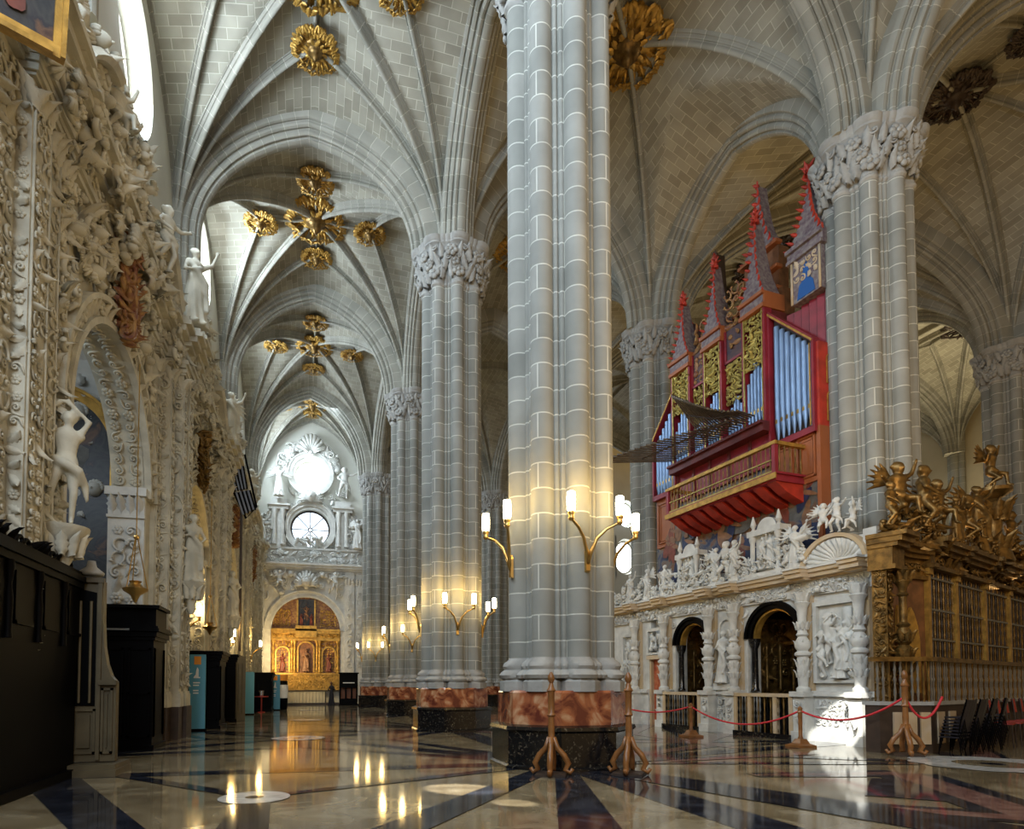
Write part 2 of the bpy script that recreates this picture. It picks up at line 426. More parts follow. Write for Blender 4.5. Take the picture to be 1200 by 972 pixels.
def sweep(parent, pts, w, d, name='rib', pr=RIBP, m_=None, horiz=None):
    pts = [Vector(p) for p in pts]; n = len(pts); rings = []; ln = [0]
    h = Vector((pts[-1].x-pts[0].x, pts[-1].y-pts[0].y, 0))
    if h.length < 1e-4: h = Vector(horiz)
    h.normalize(); B = Vector((-h.y, h.x, 0))
    for i, p in enumerate(pts):
        t = (pts[min(i+1, n-1)]-pts[max(i-1, 0)]).normalized(); N = B.cross(t).normalized()
        if i: ln.append(ln[-1]+(p-pts[i-1]).length)
        if N.z > 0 and abs(N.z) > .02: pass
        rings.append([tuple(p+B*x*w+N*y*d*s_) for x, y in pr for s_ in (1,)])
    per = [0]
    for i in range(len(pr)):
        a, b = pr[i], pr[(i+1) % len(pr)]; per.append(per[-1]+math.hypot((a[0]-b[0])*w, (a[1]-b[1])*d)+.001)
    m = M(); m.loft(rings, caps=True, uv=(per, ln)); return m.build(name, m_ or ribst, parent, 'auto')
def archpts(a, b, z0, h, n=36, rel=1.25, drop=(0, 0)):
    pts = []
    if drop[0]: pts.append((a[0], a[1], z0-drop[0]))
    for i in range(n+1):
        t = -1+2*(.5-.5*math.cos(PI*i/n)); pts.append(((a[0]+b[0])/2+(b[0]-a[0])/2*t, (a[1]+b[1])/2+(b[1]-a[1])/2*t, z0+h*prof(t, rel)))
    if drop[1]: pts.append((b[0], b[1], z0-drop[1]))
    return pts
def arch(a, b, ztop, w=1.08, d=.62, ra=.78, rb=.78, num=[0], drop=(0, 0)):
    """transverse or arcade arch; ztop = intrados apex. spine at extrados"""
    a, b = Vector((*a, 0)), Vector((*b, 0)); t = (b-a).normalized(); a2, b2 = a+t*ra, b-t*rb
    num[0] += 1
    pts = archpts((a2.x, a2.y), (b2.x, b2.y), ZA-.05, ztop+d-ZA+.05, drop=drop)
    # spine is inset so the soffit hangs inside
    o = sweep(None, pts, w, d, 'trim_%d' % num[0], ARCHP); return struct(o)
def corners(a, b, c, d, k=.24):
    cx = sum(p[0] for p in (a, b, c, d))/4; cy = sum(p[1] for p in (a, b, c, d))/4; out = []
    for p in (a, b, c, d): out.append((p[0]+(k if cx > p[0] else -k), p[1]+(k if cy > p[1] else -k)))
    return out
def bay(a, b, c, d, hs, star=False, bulge=.55, wm=None):
    v = Vault(corners(a, b, c, d), hs, bulge); w = v.web(m_=wm)
    for s, t in ((-1, -1), (1, -1), (-1, 1), (1, 1)):
        v.rib(w, (s, t), (0, 0), .36, .38, 24, cl=1)
        if star:
            v.rib(w, (s, t), (0, t*.5), .30, .32, 22, cl=1); v.rib(w, (s, t), (s*.5, 0), .30, .32, 22, cl=1)
    if star:
        for s in (-1, 1):
            v.rib(w, (0, 0), (0, s*.5), .24, .28, 8); v.rib(w, (0, 0), (s*.5, 0), .24, .28, 8)
    # wall ribs along the four sides
    for a_, b_ in (((-1, -1), (1, -1)), ((-1, 1), (1, 1)), ((-1, -1), (-1, 1)), ((1, -1), (1, 1))):
        v.rib(w, a_, b_, .2, .2, 30, cl=2)
    return v, w
Lw = [(XL-.25, y) for y in (2.0, 11.6, 21.6, 32.0, 43.6, 50.6)]
AP = [19.6, 19.9, 19.9, 20.8, 21.4, 21.9]
vaults1 = []
for i in range(5):
    h0, h1 = AP[i]+.75-ZA, AP[i+1]+.75-ZA
    v, w = bay(Lw[i], P[i], Lw[i+1], P[i+1], (h0, h1, (h0+h1)/2-.2, (h0+h1)/2-.2), True, .45)
    vaults1.append(v)
for i in range(1, 5): arch(Lw[i], P[i], AP[i], ra=.42, drop=(3.2, 0))
for i in range(5): arch(P[i], P[i+1], 19.9)
arch(P[0], Q[0], 20.6)
vaults2 = []
for i in range(4):
    h = 4.9; v, w = bay(P[i], Q[i], P[i+1], Q[i+1], (h+.3, h+.3, 4.4, 4.4), False, .5); vaults2.append(v)
    arch(Q[i], Q[i+1], 20.2)
v, w = bay(P[4], Q[4], P[5], Q[5], (5, 5, 4.2, 4.2), False, .4)
for i in range(1, 5): arch(P[i], Q[i], 20.4)
# central nave
vaults3 = []
Rm = [(30.5, 1.0)]+RR
for i in range(4):
    v, w = bay(Q[i], Rm[i], Q[i+1], Rm[i+1], (6.2, 6.2, 4.4, 4.4), True, .6); vaults3.append(v)
for i in range(1, 5): arch(Q[i], Rm[i], 21.6, w=1.2)
for i in range(4): arch(Rm[i], Rm[i+1], 20.2)
# outer right nave
S = [(40, 1), (40, 10), (40, 20.8), (40, 31), (40, 46)]
vaults4 = []
for i in range(4):
    v, w = bay(Rm[i], S[i], Rm[i+1], S[i+1], (4.9, 4.9, 4.4, 4.4), True, .5); vaults4.append(v)
    arch(Rm[i+1], S[i+1], 20.3, rb=.3)

# --- responds at left wall
m = M()
for (x, y) in Lw[1:5]:
    for dx, dy, r in ((.25, 0, .18), (.12, .32, .14), (.12, -.32, .14), (0, .55, .11), (0, -.55, .11)):
        m.loft([[(XL+dx+r*math.cos(2*PI*k/10), y+dy+r*math.sin(2*PI*k/10), z) for k in range(10)] for z in (9., 16.4)], uv=([k*.1 for k in range(11)], [9, 16.4]))
struct(m.build('trim_100', ribst, None, 'auto'))

m = M()
for (x, y) in S[1:4]:
    for dx, dy, r in ((-.2, 0, .26), (-.1, .35, .18), (-.1, -.35, .18)):
        m.loft([[(40+dx+r*math.cos(2*PI*k/12), y+dy+r*math.sin(2*PI*k/12), z) for k in range(12)] for z in (0, 16.4)], uv=([k*.1 for k in range(13)], [0, 16.4]))
struct(m.build('trim_102', ribst, None, 'auto'))
# --- walls with round windows
def holed_wall(name, fr, w0, w1, z0, z1, holes, thick, m_, ztopf=None, seg=32):
    """wall in local (a,z); holes = list of (a,z,ra,rz) cut as real openings with splayed reveals"""
    m = M(); ed = sorted({w0, w1}|{q for h in holes for q in (h[0]-h[2]*1.3, h[0]+h[2]*1.3)})
    def q(a, z, d): return fr(a, z, d)
    for i in range(len(ed)-1):
        a, b = ed[i], ed[i+1]; hs = [h for h in holes if abs((a+b)/2-h[0]) < h[2]]
        hs.sort(key=lambda h: h[1]); zc = z0
        for h in hs:
            zl, zu = h[1]-h[3]*1.3, h[1]+h[3]*1.3
            if zl > zc: m.add([q(a, zc, 0), q(b, zc, 0), q(b, zl, 0), q(a, zl, 0)], [(0, 1, 2, 3)])
            # square-to-ellipse ring
            sq = []; el = []; el2 = []
            for k in range(seg):
                t = 2*PI*k/seg; c, s_ = math.cos(t), math.sin(t); mx = max(abs(c), abs(s_))
                sq.append(q(h[0]+c/mx*(b-a)/2, h[1]+s_/mx*(zu-zl)/2, 0)); el.append(q(h[0]+c*h[2]*1.12, h[1]+s_*h[3]*1.12, 0)); el2.append(q(h[0]+c*h[2], h[1]+s_*h[3], -thick))
            m.loft([sq, el, el2], caps=False); zc = zu
        if zc < z1: m.add([q(a, zc, 0), q(b, zc, 0), q(b, z1, 0), q(a, z1, 0)], [(0, 1, 2, 3)])
    return struct(m.build(name, m_))
frL = lambda a, z, d: (XL+d*1.0, a, z)
wins = [(16.9, 17.7, 1.45, 1.6), (27.0, 18.9, 1.35, 1.45), (36.6, 19.2, 1.35, 1.5), (46.6, 19.2, 1.3, 1.7), (6.0, 17.6, 1.45, 1.6)]
holed_wall('wall_left', frL, -6, 50.6, 9.0, 24, wins, .7, plaster)
wn = 0
def window(o_, ux, uz, ra, rz, mtl, bars=0, nm=None):
    global wn; wn += 1
    m = M(); n = 32; ux, uz, o_ = Vector(ux), Vector(uz), Vector(o_)
    def pt(a, z, d=0): return tuple(o_+ux*a+Vector((0, 0, 1))*z+uz*d)
    m.add([pt(ra*math.cos(2*PI*k/n), rz*math.sin(2*PI*k/n)) for k in range(n)], [tuple(range(n))])
    w = m.build('window_%d' % wn, mtl); struct(w)
    m = M(); rg = []
    for k in range(n):
        c, s_ = math.cos(2*PI*k/n), math.sin(2*PI*k/n); rg.append([pt((ra-.09)*c, (rz-.09)*s_, .12), pt((ra+.06)*c, (rz+.06)*s_, .12), pt((ra+.06)*c, (rz+.06)*s_, .01), pt((ra-.09)*c, (rz-.09)*s_, .01)])
    rg.append(rg[0]); m.loft(rg, caps=False)
    for k in range(bars):
        a = 2*PI*k/bars; m.tube([pt(.15*math.cos(a), .15*math.sin(a), .05), pt(ra*math.cos(a), rz*math.sin(a), .05)], .035, 4)
    if bars: m.tube([pt(.16*math.cos(a), .16*math.sin(a), .06) for a in [2*PI*k/16 for k in range(17)]], .04, 4)
    m.build('window_frame', plaster if not bars else darkw, w)
    return w
for (y, z, a, b) in wins: window((XL-.7, y, z), (0, 1, 0), (1, 0, 0), a, b, emitw)
# far wall of the aisle, right part
frF = lambda a, z, d: (a, 50.6-d, z)
holed_wall('wall_back', frF, -7, 41, 0, 26, [(-.35, 18.2, 1.25, 1.25), (-.35, 13.95, 1.5, 1.5), (27.3, 16.9, .8, 1.1), (27.2, 13.0, 1.0, 1.45)], .6, plaster)
window((-.35, 51.15, 18.2), (1, 0, 0), (0, -1, 0), 1.25, 1.25, emitw)
window((-.35, 51.15, 13.95), (1, 0, 0), (0, -1, 0), 1.5, 1.5, dglass, 8)
window((27.3, 51.15, 16.9), (1, 0, 0), (0, -1, 0), .8, 1.1, emitw)
window((27.2, 51.15, 13.0), (1, 0, 0), (0, -1, 0), 1.0, 1.45, emitw)
m = M(); m.bb(40, 40.4, 0, 51, 0, 26); struct(m.build('wall_right', mat('ochre_plaster', (.50, .42, .27), .85, noise=(.5, .15))))

# --- floor with inlaid bands
fbase = veined('beige_marble_floor', (.155, .118, .068), (.215, .17, .10), (.29, .24, .155), .9, .08, 2.)
fblk = veined('dark_marble_inlay', (.010, .012, .018), (.016, .018, .026), (.035, .04, .055), 1.5, .07, 2)
fpink = veined('rose_marble_inlay', (.13, .06, .052), (.19, .095, .08), (.25, .15, .12), 2, .09, 2)
fwht = veined('white_marble_inlay', (.45, .45, .42), (.58, .58, .55), (.66, .66, .64), 2, .09, 2)
fl = M(); fl.mi = 0; fl.add([(-9, -14, 0), (41, -14, 0), (41, 51, 0), (-9, 51, 0)], [(0, 1, 2, 3)])
zl = [.0006]
def strip(a, b, wa, wb, mi):
    a, b = Vector((*a, 0)), Vector((*b, 0)); t = (b-a).normalized(); n = Vector((-t.y, t.x, 0)); zl[0] += .00004; z = Vector((0, 0, zl[0])); fl.mi = mi
    fl.add([tuple(q+z) for q in (a-n*wa/2, b-n*wb/2, b+n*wb/2, a+n*wa/2)], [(0, 1, 2, 3)])
def disc(c, r, mi, scal=0, n=40):
    zl[0] += .0002; fl.mi = mi
    fl.add([(c[0]+r*(1+(.09*abs(math.sin(scal*PI*k/n)) if scal else 0))*math.cos(2*PI*k/n), c[1]+r*(1+(.09*abs(math.sin(scal*PI*k/n)) if scal else 0))*math.sin(2*PI*k/n), zl[0]) for k in range(n)], [tuple(range(n))])
def ring_(cs, c, mi=1, w=.42):
    # diagonal and tierceron bands mirror the vault above; white disc at the centre
    for q in cs:
        strip(c, q, w*.95, w*1.6, mi)
    for i, q in enumerate(cs):
        qn = cs[(i+1) % 4]; mid = ((q[0]+qn[0]+2*c[0])/4, (q[1]+qn[1]+2*c[1])/4)
        strip(q, mid, w*1.5, w*.5, mi); strip(qn, mid, w*1.5, w*.5, mi); strip(c, mid, w*.5, w*.5, mi)
rows = [(Lw, P), (P, Q)]
ctr = [(-.5, -.3), (-.75, 8.75), (-.4, 18.2), (-.3, 27.4), (-.2, 38.0)]
Lf = [(-5.2, -4.2), (-5.2, 4.0), (-5.2, 14.4), (-5.2, 22.6), (-5.2, 33)]
Pf = [(4.65, -6), (4.65, 2), (4.65, 11.25), (4.55, 20.6), (4.8, 31.4), (4.35, 44.2)]
for i in range(5):
    cs = [Lf[i], Pf[i], Pf[i+1], Lf[i+1] if i < 4 else (-5.2, 44)]
    if i != 1: ring_(cs, ctr[i])
for i in range(5):
    y = Pf[i+1][1]; strip((Lf[min(i+1, 4)][0], y+.2), Pf[i+1], .5, .5, 1)
for i in range(4):
    strip(Pf[i+1], Pf[i+2], .7, .7, 1)
for i in range(4):
    c = [(9.6, 4.6), (9.8, 14.6), (9.2, 24), (9, 35)][i]
    cs = [Pf[i+1] if i else (4.65, 2), (Q[i][0], Q[i][1]), (Q[i+1][0], Q[i+1][1]), Pf[i+2]]
    if i == 0: continue
    ring_(cs, c, 1, .45)
    for q in cs:
        for qn in [cs[(cs.index(q)+1) % 4]]:
            mid = ((q[0]+qn[0])/2*.8+c[0]*.2, (q[1]+qn[1])/2*.8+c[1]*.2); strip(c, mid, .7, .25, 2); strip(((c[0]+mid[0])/2, (c[1]+mid[1])/2), q, .3, .5, 2)
    strip(Pf[i+1], Q[i], .55, .55, 1)
strip((4.65, 2), (15.4, 4.2), .5, .5, 1)
for c, r in [(ctr[1], .46), (ctr[2], .75), (ctr[3], .7), (ctr[4], .7)]:
    disc(c, r, 3); disc(c, r*.26, 1)
V1, V2, V3, V4 = (7.1, 9.0), (9.7, 8.6), (7.9, 5.3), (5.8, 7.0)
for a, b, w1, w2 in ((V1, V2, .2, .55), (V2, V3, .8, .8), (V3, V4, .5, .3)): strip(a, b, w1+.24, w2+.24, 1)
for a, b, w1, w2 in ((V1, V2, .15, .35), (V2, V3, .5, .5), (V3, V4, .35, .2)): strip(a, b, w1, w2, 2)
strip((8.9, 8.1), (7.6, 6.7), .5, .9, 1)
for c in [(12.5, 9.2)]:
    strip(c, (14.8, 13.7), .3, .5, 1); strip(c, (9.3, 11.4), .3, .5, 1); strip((9.3, 11.4), (4.65, 11.25), .5, .3, 1); strip((6.2, 10.9), (10.6, 11.6), .12, .5, 2)
    for q in ((16.5, 12.6), (18, 8), (15, 4), (11, 3.5)): strip(c, q, .9, .25, 1); strip(c, q, .6, .12, 2)
    strip((4.65, 11.25), (11.2, 9.6), .25, .35, 1)
    disc(c, 1.25, 3, 11, 66); disc(c, .62, 0); disc(c, .2, 1)
for a, b, w1, w2 in [((-4.5, 12.1), (-2.1, 7.25), .8, .62), ((-2.1, 7.25), (-.6, 4.2), .62, .55), ((-3.9, 12.3), (-.75, 8.75), .28, .22), ((-.75, 8.75), (-.65, 4.5), .42, .66), ((-.75, 8.75), (4.65, 11.25), .17, .34),
                    ((4.65, 11.25), (-.6, 4.6), .34, .62), ((4.65, 11.25), (2.3, 4.6), .3, .75), ((4.8, 10.6), (6.9, 4.6), .7, 1.15)]: strip(a, b, w1, w2, 1)
disc(ctr[1], .46, 3); disc(ctr[1], .12, 1)
struct(fl.build('floor', [fbase, fblk, fpink, fwht]))
# ------------------------------------------------------------------ figures (continuous bodies)
def solid(m, voxel=.03, smooth=6, dec=None):
    o = m.build('tmp', plain); md = o.modifiers.new('r', 'REMESH'); md.mode = 'VOXEL'; md.voxel_size = voxel
    s = o.modifiers.new('s', 'SMOOTH'); s.factor = .5; s.iterations = smooth
    if dec: d = o.modifiers.new('d', 'DECIMATE'); d.ratio = dec
    dg = bpy.context.evaluated_depsgraph_get(); me = bpy.data.meshes.new_from_object(o.evaluated_get(dg))
    V = np.array([v.co[:] for v in me.vertices]); F = [list(p.vertices) for p in me.polygons]
    old = o.data; bpy.data.objects.remove(o); bpy.data.meshes.remove(old); bpy.data.meshes.remove(me)
    return (V, F)
def limb(m, pts, rs):
    m.tube(pts, rs, 10)
    for p, r in zip(pts, rs): m.sphere(p, r*1.02, 10, 7)
def body(arms, legs=None, robe=False, wings=False, chub=1.0, head=1.0, lean=0., folds=9, hair=True, voxel=.028, dec=.5, turn=0.):
    """1.7 m figure facing -Y, feet at z=0.  arms = two 3-point chains, legs = two chains"""
    m = M(); k = chub; L = lean
    m.lathe([(.05, .82), (.145*k, .86), (.15*k, .95), (.115*k, 1.08), (.14*k, 1.22), (.165*k, 1.34), (.13*k, 1.42), (.06*k, 1.47)], (L*.5, 0, 0), 16, 1.08, .78)
    for s in (-1, 1): m.sphere((L*.7+s*.155, 0, 1.36), .07*k, 10, 7)
    m.tube([(L*.7, 0, 1.40), (L, -.02, 1.53)], [.06*k, .055*k], 10)
    hx = L; m.sphere((hx, -.02, 1.60*1), .098*head, 14, 10, (.86, 1, 1.18)); m.sphere((hx, -.03, 1.54), .062*head, 10, 7)
    m.tube([(hx, -.105*head, 1.62), (hx, -.135*head, 1.575)], [.012, .022], 6)
    for s in (-1, 1): m.sphere((hx+s*.085*head, 0, 1.59), .022, 6, 5)
    if hair:
        for q in range(16):
            a = R.uniform(-.4, PI+.4); m.sphere((hx+.085*head*math.cos(a), .02+.03*R.random(), 1.63+.075*head*math.sin(a)), .038*head, 6, 5)
    for ch in arms:
        limb(m, ch, [.058*k, .044*k, .032*k][:len(ch)])
        p, q = Vector(ch[-1]), (Vector(ch[-1])-Vector(ch[-2])).normalized(); sd = q.cross(Vector((0, 1, 0)))
        if sd.length < .1: sd = Vector((1, 0, 0))
        sd.normalize(); m.sphere(p+q*.045, .042, 8, 6)
        for f in range(4): m.tube([p+q*.06+sd*(.027-.018*f), p+q*(.12+.02*(f in (1, 2)))+sd*(.036-.024*f)], [.013, .011], 5)
        m.tube([p+q*.02+sd*.035, p+q*.07+sd*.07], [.015, .012], 5)
    if robe:
        n = 44; rg = []
        for z, r in ((0.0, .27), (.1, .25), (.35, .22), (.6, .20), (.85, .175), (1.0, .15), (1.12, .13)):
            rg.append([((r*(1+.14*(1.1-z)*math.sin(folds*2*PI*i/n+z*2))*math.cos(2*PI*i/n)*1.08+L*.4), r*(1+.14*(1.1-z)*math.sin(folds*2*PI*i/n+z*2))*math.sin(2*PI*i/n)*.85, z) for i in range(n)])
        m.loft(rg)
        m.tube([(-.17, -.02, 1.38), (-.05, -.17, 1.15), (.14, -.17, .92), (.2, -.1, .6), (.17, -.2, .3)], [.06, .06, .07, .07, .04], 8)
        m.sphere((-.08, -.24, .03), .055, 8, 5, (.8, 1.5, .7)); m.sphere((.1, -.22, .03), .055, 8, 5, (.8, 1.5, .7))
    else:
        for ch in legs:
            limb(m, ch, [.092*k, .06*k, .038*k]); e = Vector(ch[-1]); m.tube([e, e+Vector((0, -.09, -.03)), e+Vector((0, -.15, -.045))], [.04, .038, .028], 8)
        m.tube([(-.2, -.05, 1.0), (0, -.15, .9), (.17, -.12, .82), (.26, .02, .66), (.3, .06, .42)], [.05, .075, .08, .06, .03], 8)
    if wings:
        for s in (-1, 1):
            for q in range(6):
                a = rad(75-17*q); m.tube([(s*.08, .1, 1.28), (s*(.1+.3*math.cos(a)), .2, 1.28+.34*math.sin(a)), (s*(.16+.58*math.cos(a)), .22, 1.2+.62*math.sin(a))], [.05, .06, .022], 7)
    return solid(m, voxel, 3, dec)
UP = [(.17, 0, 1.36), (.36, -.06, 1.5), (.44, -.1, 1.74)]
OUT = [(-.17, 0, 1.36), (-.38, -.04, 1.22), (-.6, -.12, 1.3)]
CH1 = [(-.17, 0, 1.36), (-.27, -.06, 1.12), (-.06, -.2, 1.17)]
HIP = [(.17, 0, 1.36), (.33, .02, 1.14), (.17, -.14, 1.0)]
F_SAINT = body([UP, CH1], robe=True)
F_SAINT2 = body([HIP, CH1], robe=True, lean=.04, folds=7)
F_ANGEL = body([UP, OUT], robe=True, wings=True, folds=8)
F_ATLAS = body([[(.17, 0, 1.36), (.3, .0, 1.6), (.1, -.04, 1.78)], [(-.17, 0, 1.36), (-.32, -.05, 1.56), (-.12, -.05, 1.76)]], legs=[[(.09, 0, .88), (.12, -.08, .5), (.1, 0, .1)], [(-.09, 0, .88), (-.16, -.14, .5), (-.2, .02, .12)]], lean=.05)
F_PUTTO = body([UP, OUT], legs=[[(.09, 0, .88), (.22, -.32, .82), (.2, -.36, .48)], [(-.09, 0, .88), (-.14, -.26, .64), (-.22, .06, .44)]], chub=1.28, head=1.45, wings=True)
F_PUTTO2 = body([[(.17, 0, 1.36), (.42, -.05, 1.34), (.66, -.1, 1.48)], HIP[:0] or [(-.17, 0, 1.36), (-.34, -.05, 1.15), (-.22, -.26, 1.0)]], legs=[[(.09, 0, .88), (.14, -.1, .5), (.12, .06, .14)], [(-.09, 0, .88), (-.2, -.22, .56), (-.3, .0, .22)]], chub=1.3, head=1.45)
def tmesh(T, name, mtl, parent=None):
    m = M(); m.add(T[0], T[1]); return m.build(name, mtl, parent, True)
_figcache = {}
def figure(T, key, mtl, loc, rz, s, label, cat='statue', name='statue', group=None):
    k = (key, mtl.name)
    if k in _figcache: o = _figcache[k].copy(); col.objects.link(o)
    else:
        o = tmesh(T, name, mtl); _figcache[k] = o
    o.name = name; o.location = loc; o.rotation_euler = (0, 0, rz); o.scale = (s,)*3
    for q in ('label', 'category', 'group'):
        if q in o: del o[q]
    return tag(o, label, cat, group)
FIGS = {'saint': F_SAINT, 'saint2': F_SAINT2, 'angel': F_ANGEL, 'atlas': F_ATLAS, 'putto': F_PUTTO, 'putto2': F_PUTTO2}
def fstamp(m, key, o, rz, s):
    m.stamp(FIGS[key], Matrix.Translation(Vector(o))@Matrix.Rotation(rz, 4, 'Z')@Matrix.Scale(s, 4))
# sconces -----------------------------------------------------------------
def sconce(label, loc, ang, spread=55, s=1.0, light=28):
    """two-armed wall lamp; ang = outward direction"""
    t = empty('wall_lamp', loc, ang-PI/2, label, 'wall lamp', 'two-armed wall lamps'); t.scale = (s,)*3
    m = M(); m.loft([[(w*math.cos(a)*.07, .02+.03*k, w2*.2+math.sin(a)*0) for a in ()] for k in ()] or [[(-.05, 0, -.25), (.05, 0, -.25), (.05, 0, .12), (0, 0, .2), (-.05, 0, .12)], [(-.04, .05, -.22), (.04, .05, -.22), (.04, .05, .1), (0, .05, .17), (-.04, .05, .1)]])
    m.build('wall_plate', bmet, t)
    for q in (-1, 1):
        a = rad(90-q*spread); dx, dy = math.cos(a), math.sin(a)
        pts = [(0, .04, -.1), (dx*.06, .05+dy*.06, .12), (dx*.16, .04+dy*.16, .34), (dx*.34, dy*.34+.02, .5), (dx*.52, dy*.52, .58), (dx*.58, dy*.58, .60)]
        m = M(); m.tube(pts, [.03, .032, .03, .027, .024, .022], 8); arm = m.build('arm', bmet, t, True)
        m = M(); m.lathe([(.02, .56), (.045, .58), (.055, .62), (.04, .64), (.06, .68), (.062, .72), (.05, .73)], (dx*.58, dy*.58, 0), 12); m.build('cup', bmet, arm, True)
        m = M(); m.lathe([(.05, .71), (.072, .76), (.075, .95), (.068, 1.06), (.05, 1.07)], (dx*.58, dy*.58, 0), 14); m.build('glass_shade', emitl, arm, True)
        if light:
            l = bpy.data.lights.new('lamp_light', 'POINT'); l.energy = light; l.color = (1, .62, .17); l.shadow_soft_size = .14
            o = bpy.data.objects.new('lamp_light', l); col.objects.link(o); o.parent = arm; o.location = (dx*.58, dy*.58, 1.15)
    return t
def on_pillar(p, deg): a = rad(deg); return (p[0]+1.04*math.cos(a), p[1]+1.04*math.sin(a))
def psc(p, deg, z, label, **k): x, y = on_pillar(p, deg); return sconce(label, (x, y, z), rad(deg), **k)
psc(P[1], -86, 3.75, 'two-armed lamp on the front of the nearest pillar, facing the viewer', light=26)
psc(P[1], -172, 3.75, 'two-armed lamp on the left side of the nearest pillar', light=26)
psc(P[1], 4, 3.75, 'two-armed lamp on the right side of the nearest pillar', light=26)
psc(P[2], -92, 3.35, 'two-armed lamp on the front of the second pillar', light=34)
psc(P[2], 178, 3.35, 'lamp on the left side of the second pillar', light=34)
psc(P[2], -3, 3.35, 'lamp on the right side of the second pillar', light=34)
psc(P[3], -95, 3.35, 'lamp on the front of the third pillar', light=34)
psc(P[3], 175, 3.35, 'lamp on the left side of the third pillar', light=34)
psc(P[4], -100, 3.35, 'lamp on the front of the farthest pillar', light=34)
psc(P[4], 175, 3.35, 'lamp on the left side of the farthest pillar', light=34)
# vault bosses ------------------------------------------------------------
def boss_make(g1=dgold, g2=gold):
    t = empty('vault_boss'); rn = random.Random(5)
    m = M()
    m.lathe([(.5, .34), (.56, .28), (.5, .2), (.36, .14), (.4, .06), (.3, 0), (.16, -.1), (.18, -.2), (.1, -.28), (.04, -.4)], n=24); m.build('core', g1, t, True)
    m = M()
    for row, (r, z, n, s) in enumerate(((.55, .26, 16, .42), (.78, .24, 22, .40), (.98, .22, 26, .36), (.40, .08, 12, .34))):
        for i in range(n):
            a = 2*PI*(i+.5*row)/n+rn.uniform(-.1, .1); nn_ = Vector((-.1*math.cos(a), -.1*math.sin(a), -1)); ux = Vector((-math.sin(a), math.cos(a), 0))
            stamp(m, TL[i % 2], (r*math.cos(a), r*math.sin(a), z), ux, nn_, s*rn.uniform(.8, 1.2), PI+rn.uniform(-.5, .5), dep=.55)
    m.build('leaf_crown', g2, t, True)
    m = M()
    for i in range(22):
        a = 2*PI*i/22; r1 = rn.uniform(1.0, 1.25); m.tube([(.6*math.cos(a), .6*math.sin(a), .3), (.85*math.cos(a), .85*math.sin(a), .18), (r1*math.cos(a+.06), r1*math.sin(a+.06), .02+rn.uniform(-.05, .15))], [.06, .05, .03], 5)
        for q_ in (-.16, .02, .2): stamp(m, TL[i % 2], ((r1-.12)*math.cos(a+q_*.6), (r1-.12)*math.sin(a+q_*.6), .06+.1*abs(q_)), (-math.sin(a), math.cos(a), 0), (0, 0, -1), .3, PI+q_*3, dep=.7)
    m.build('ray', g2, t, True)
    return t
boss0 = boss_make(); first = [True]
def boss(x, y, z, s, label, group=None):
    if first[0]: t = boss0; first[0] = False; t.location = (x, y, z); t.scale = (s,)*3; tag(t, label, 'ceiling boss', group)
    else: t = dup(boss0, (x, y, z), 0, s, label, group)
    t['label'] = label; t['category'] = 'ceiling boss'; t['group'] = group or 'gilded bosses of the vaults'
    return t
onames = ['nearest', 'second', 'third', 'farthest']
for k, vi in enumerate(vaults1[1:5]):
    for j, (u, v, s, nm) in enumerate(((0, 0, 1.12 if k < 2 else .95, 'large gilded leafy boss at the centre'), (0, -.5, .62, 'small gilded boss on the near ridge'), (0, .5, .62, 'small gilded boss on the far ridge'), (-.5, 0, .6, 'small gilded boss on the left ridge'), (.5, 0, .6, 'small gilded boss on the right ridge'))):
        x, y, z = vi.p(u, v, -.45 if j == 0 else -.4); boss(x, y, z, s, '%s of the %s vault over the left aisle' % (nm, onames[k]))
for k, vi in enumerate(vaults2[1:3]):
    x, y, z = vi.p(0, 0, -.5); boss(x, y, z, 1.15, 'gilded boss with dark core crowning the %s vault right of the nearest pillar' % ('nearer', 'farther')[k])
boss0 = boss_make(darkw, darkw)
first = [True]
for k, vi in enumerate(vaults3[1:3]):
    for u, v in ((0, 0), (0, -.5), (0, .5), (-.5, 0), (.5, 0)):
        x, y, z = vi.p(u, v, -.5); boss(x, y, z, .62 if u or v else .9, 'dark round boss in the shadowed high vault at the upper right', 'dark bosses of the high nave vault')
x, y, z = vaults4[2].p(0, 0, -.5); boss(x, y, z, 1.3, 'dark starburst boss seen through the arch right of the large right pillar')
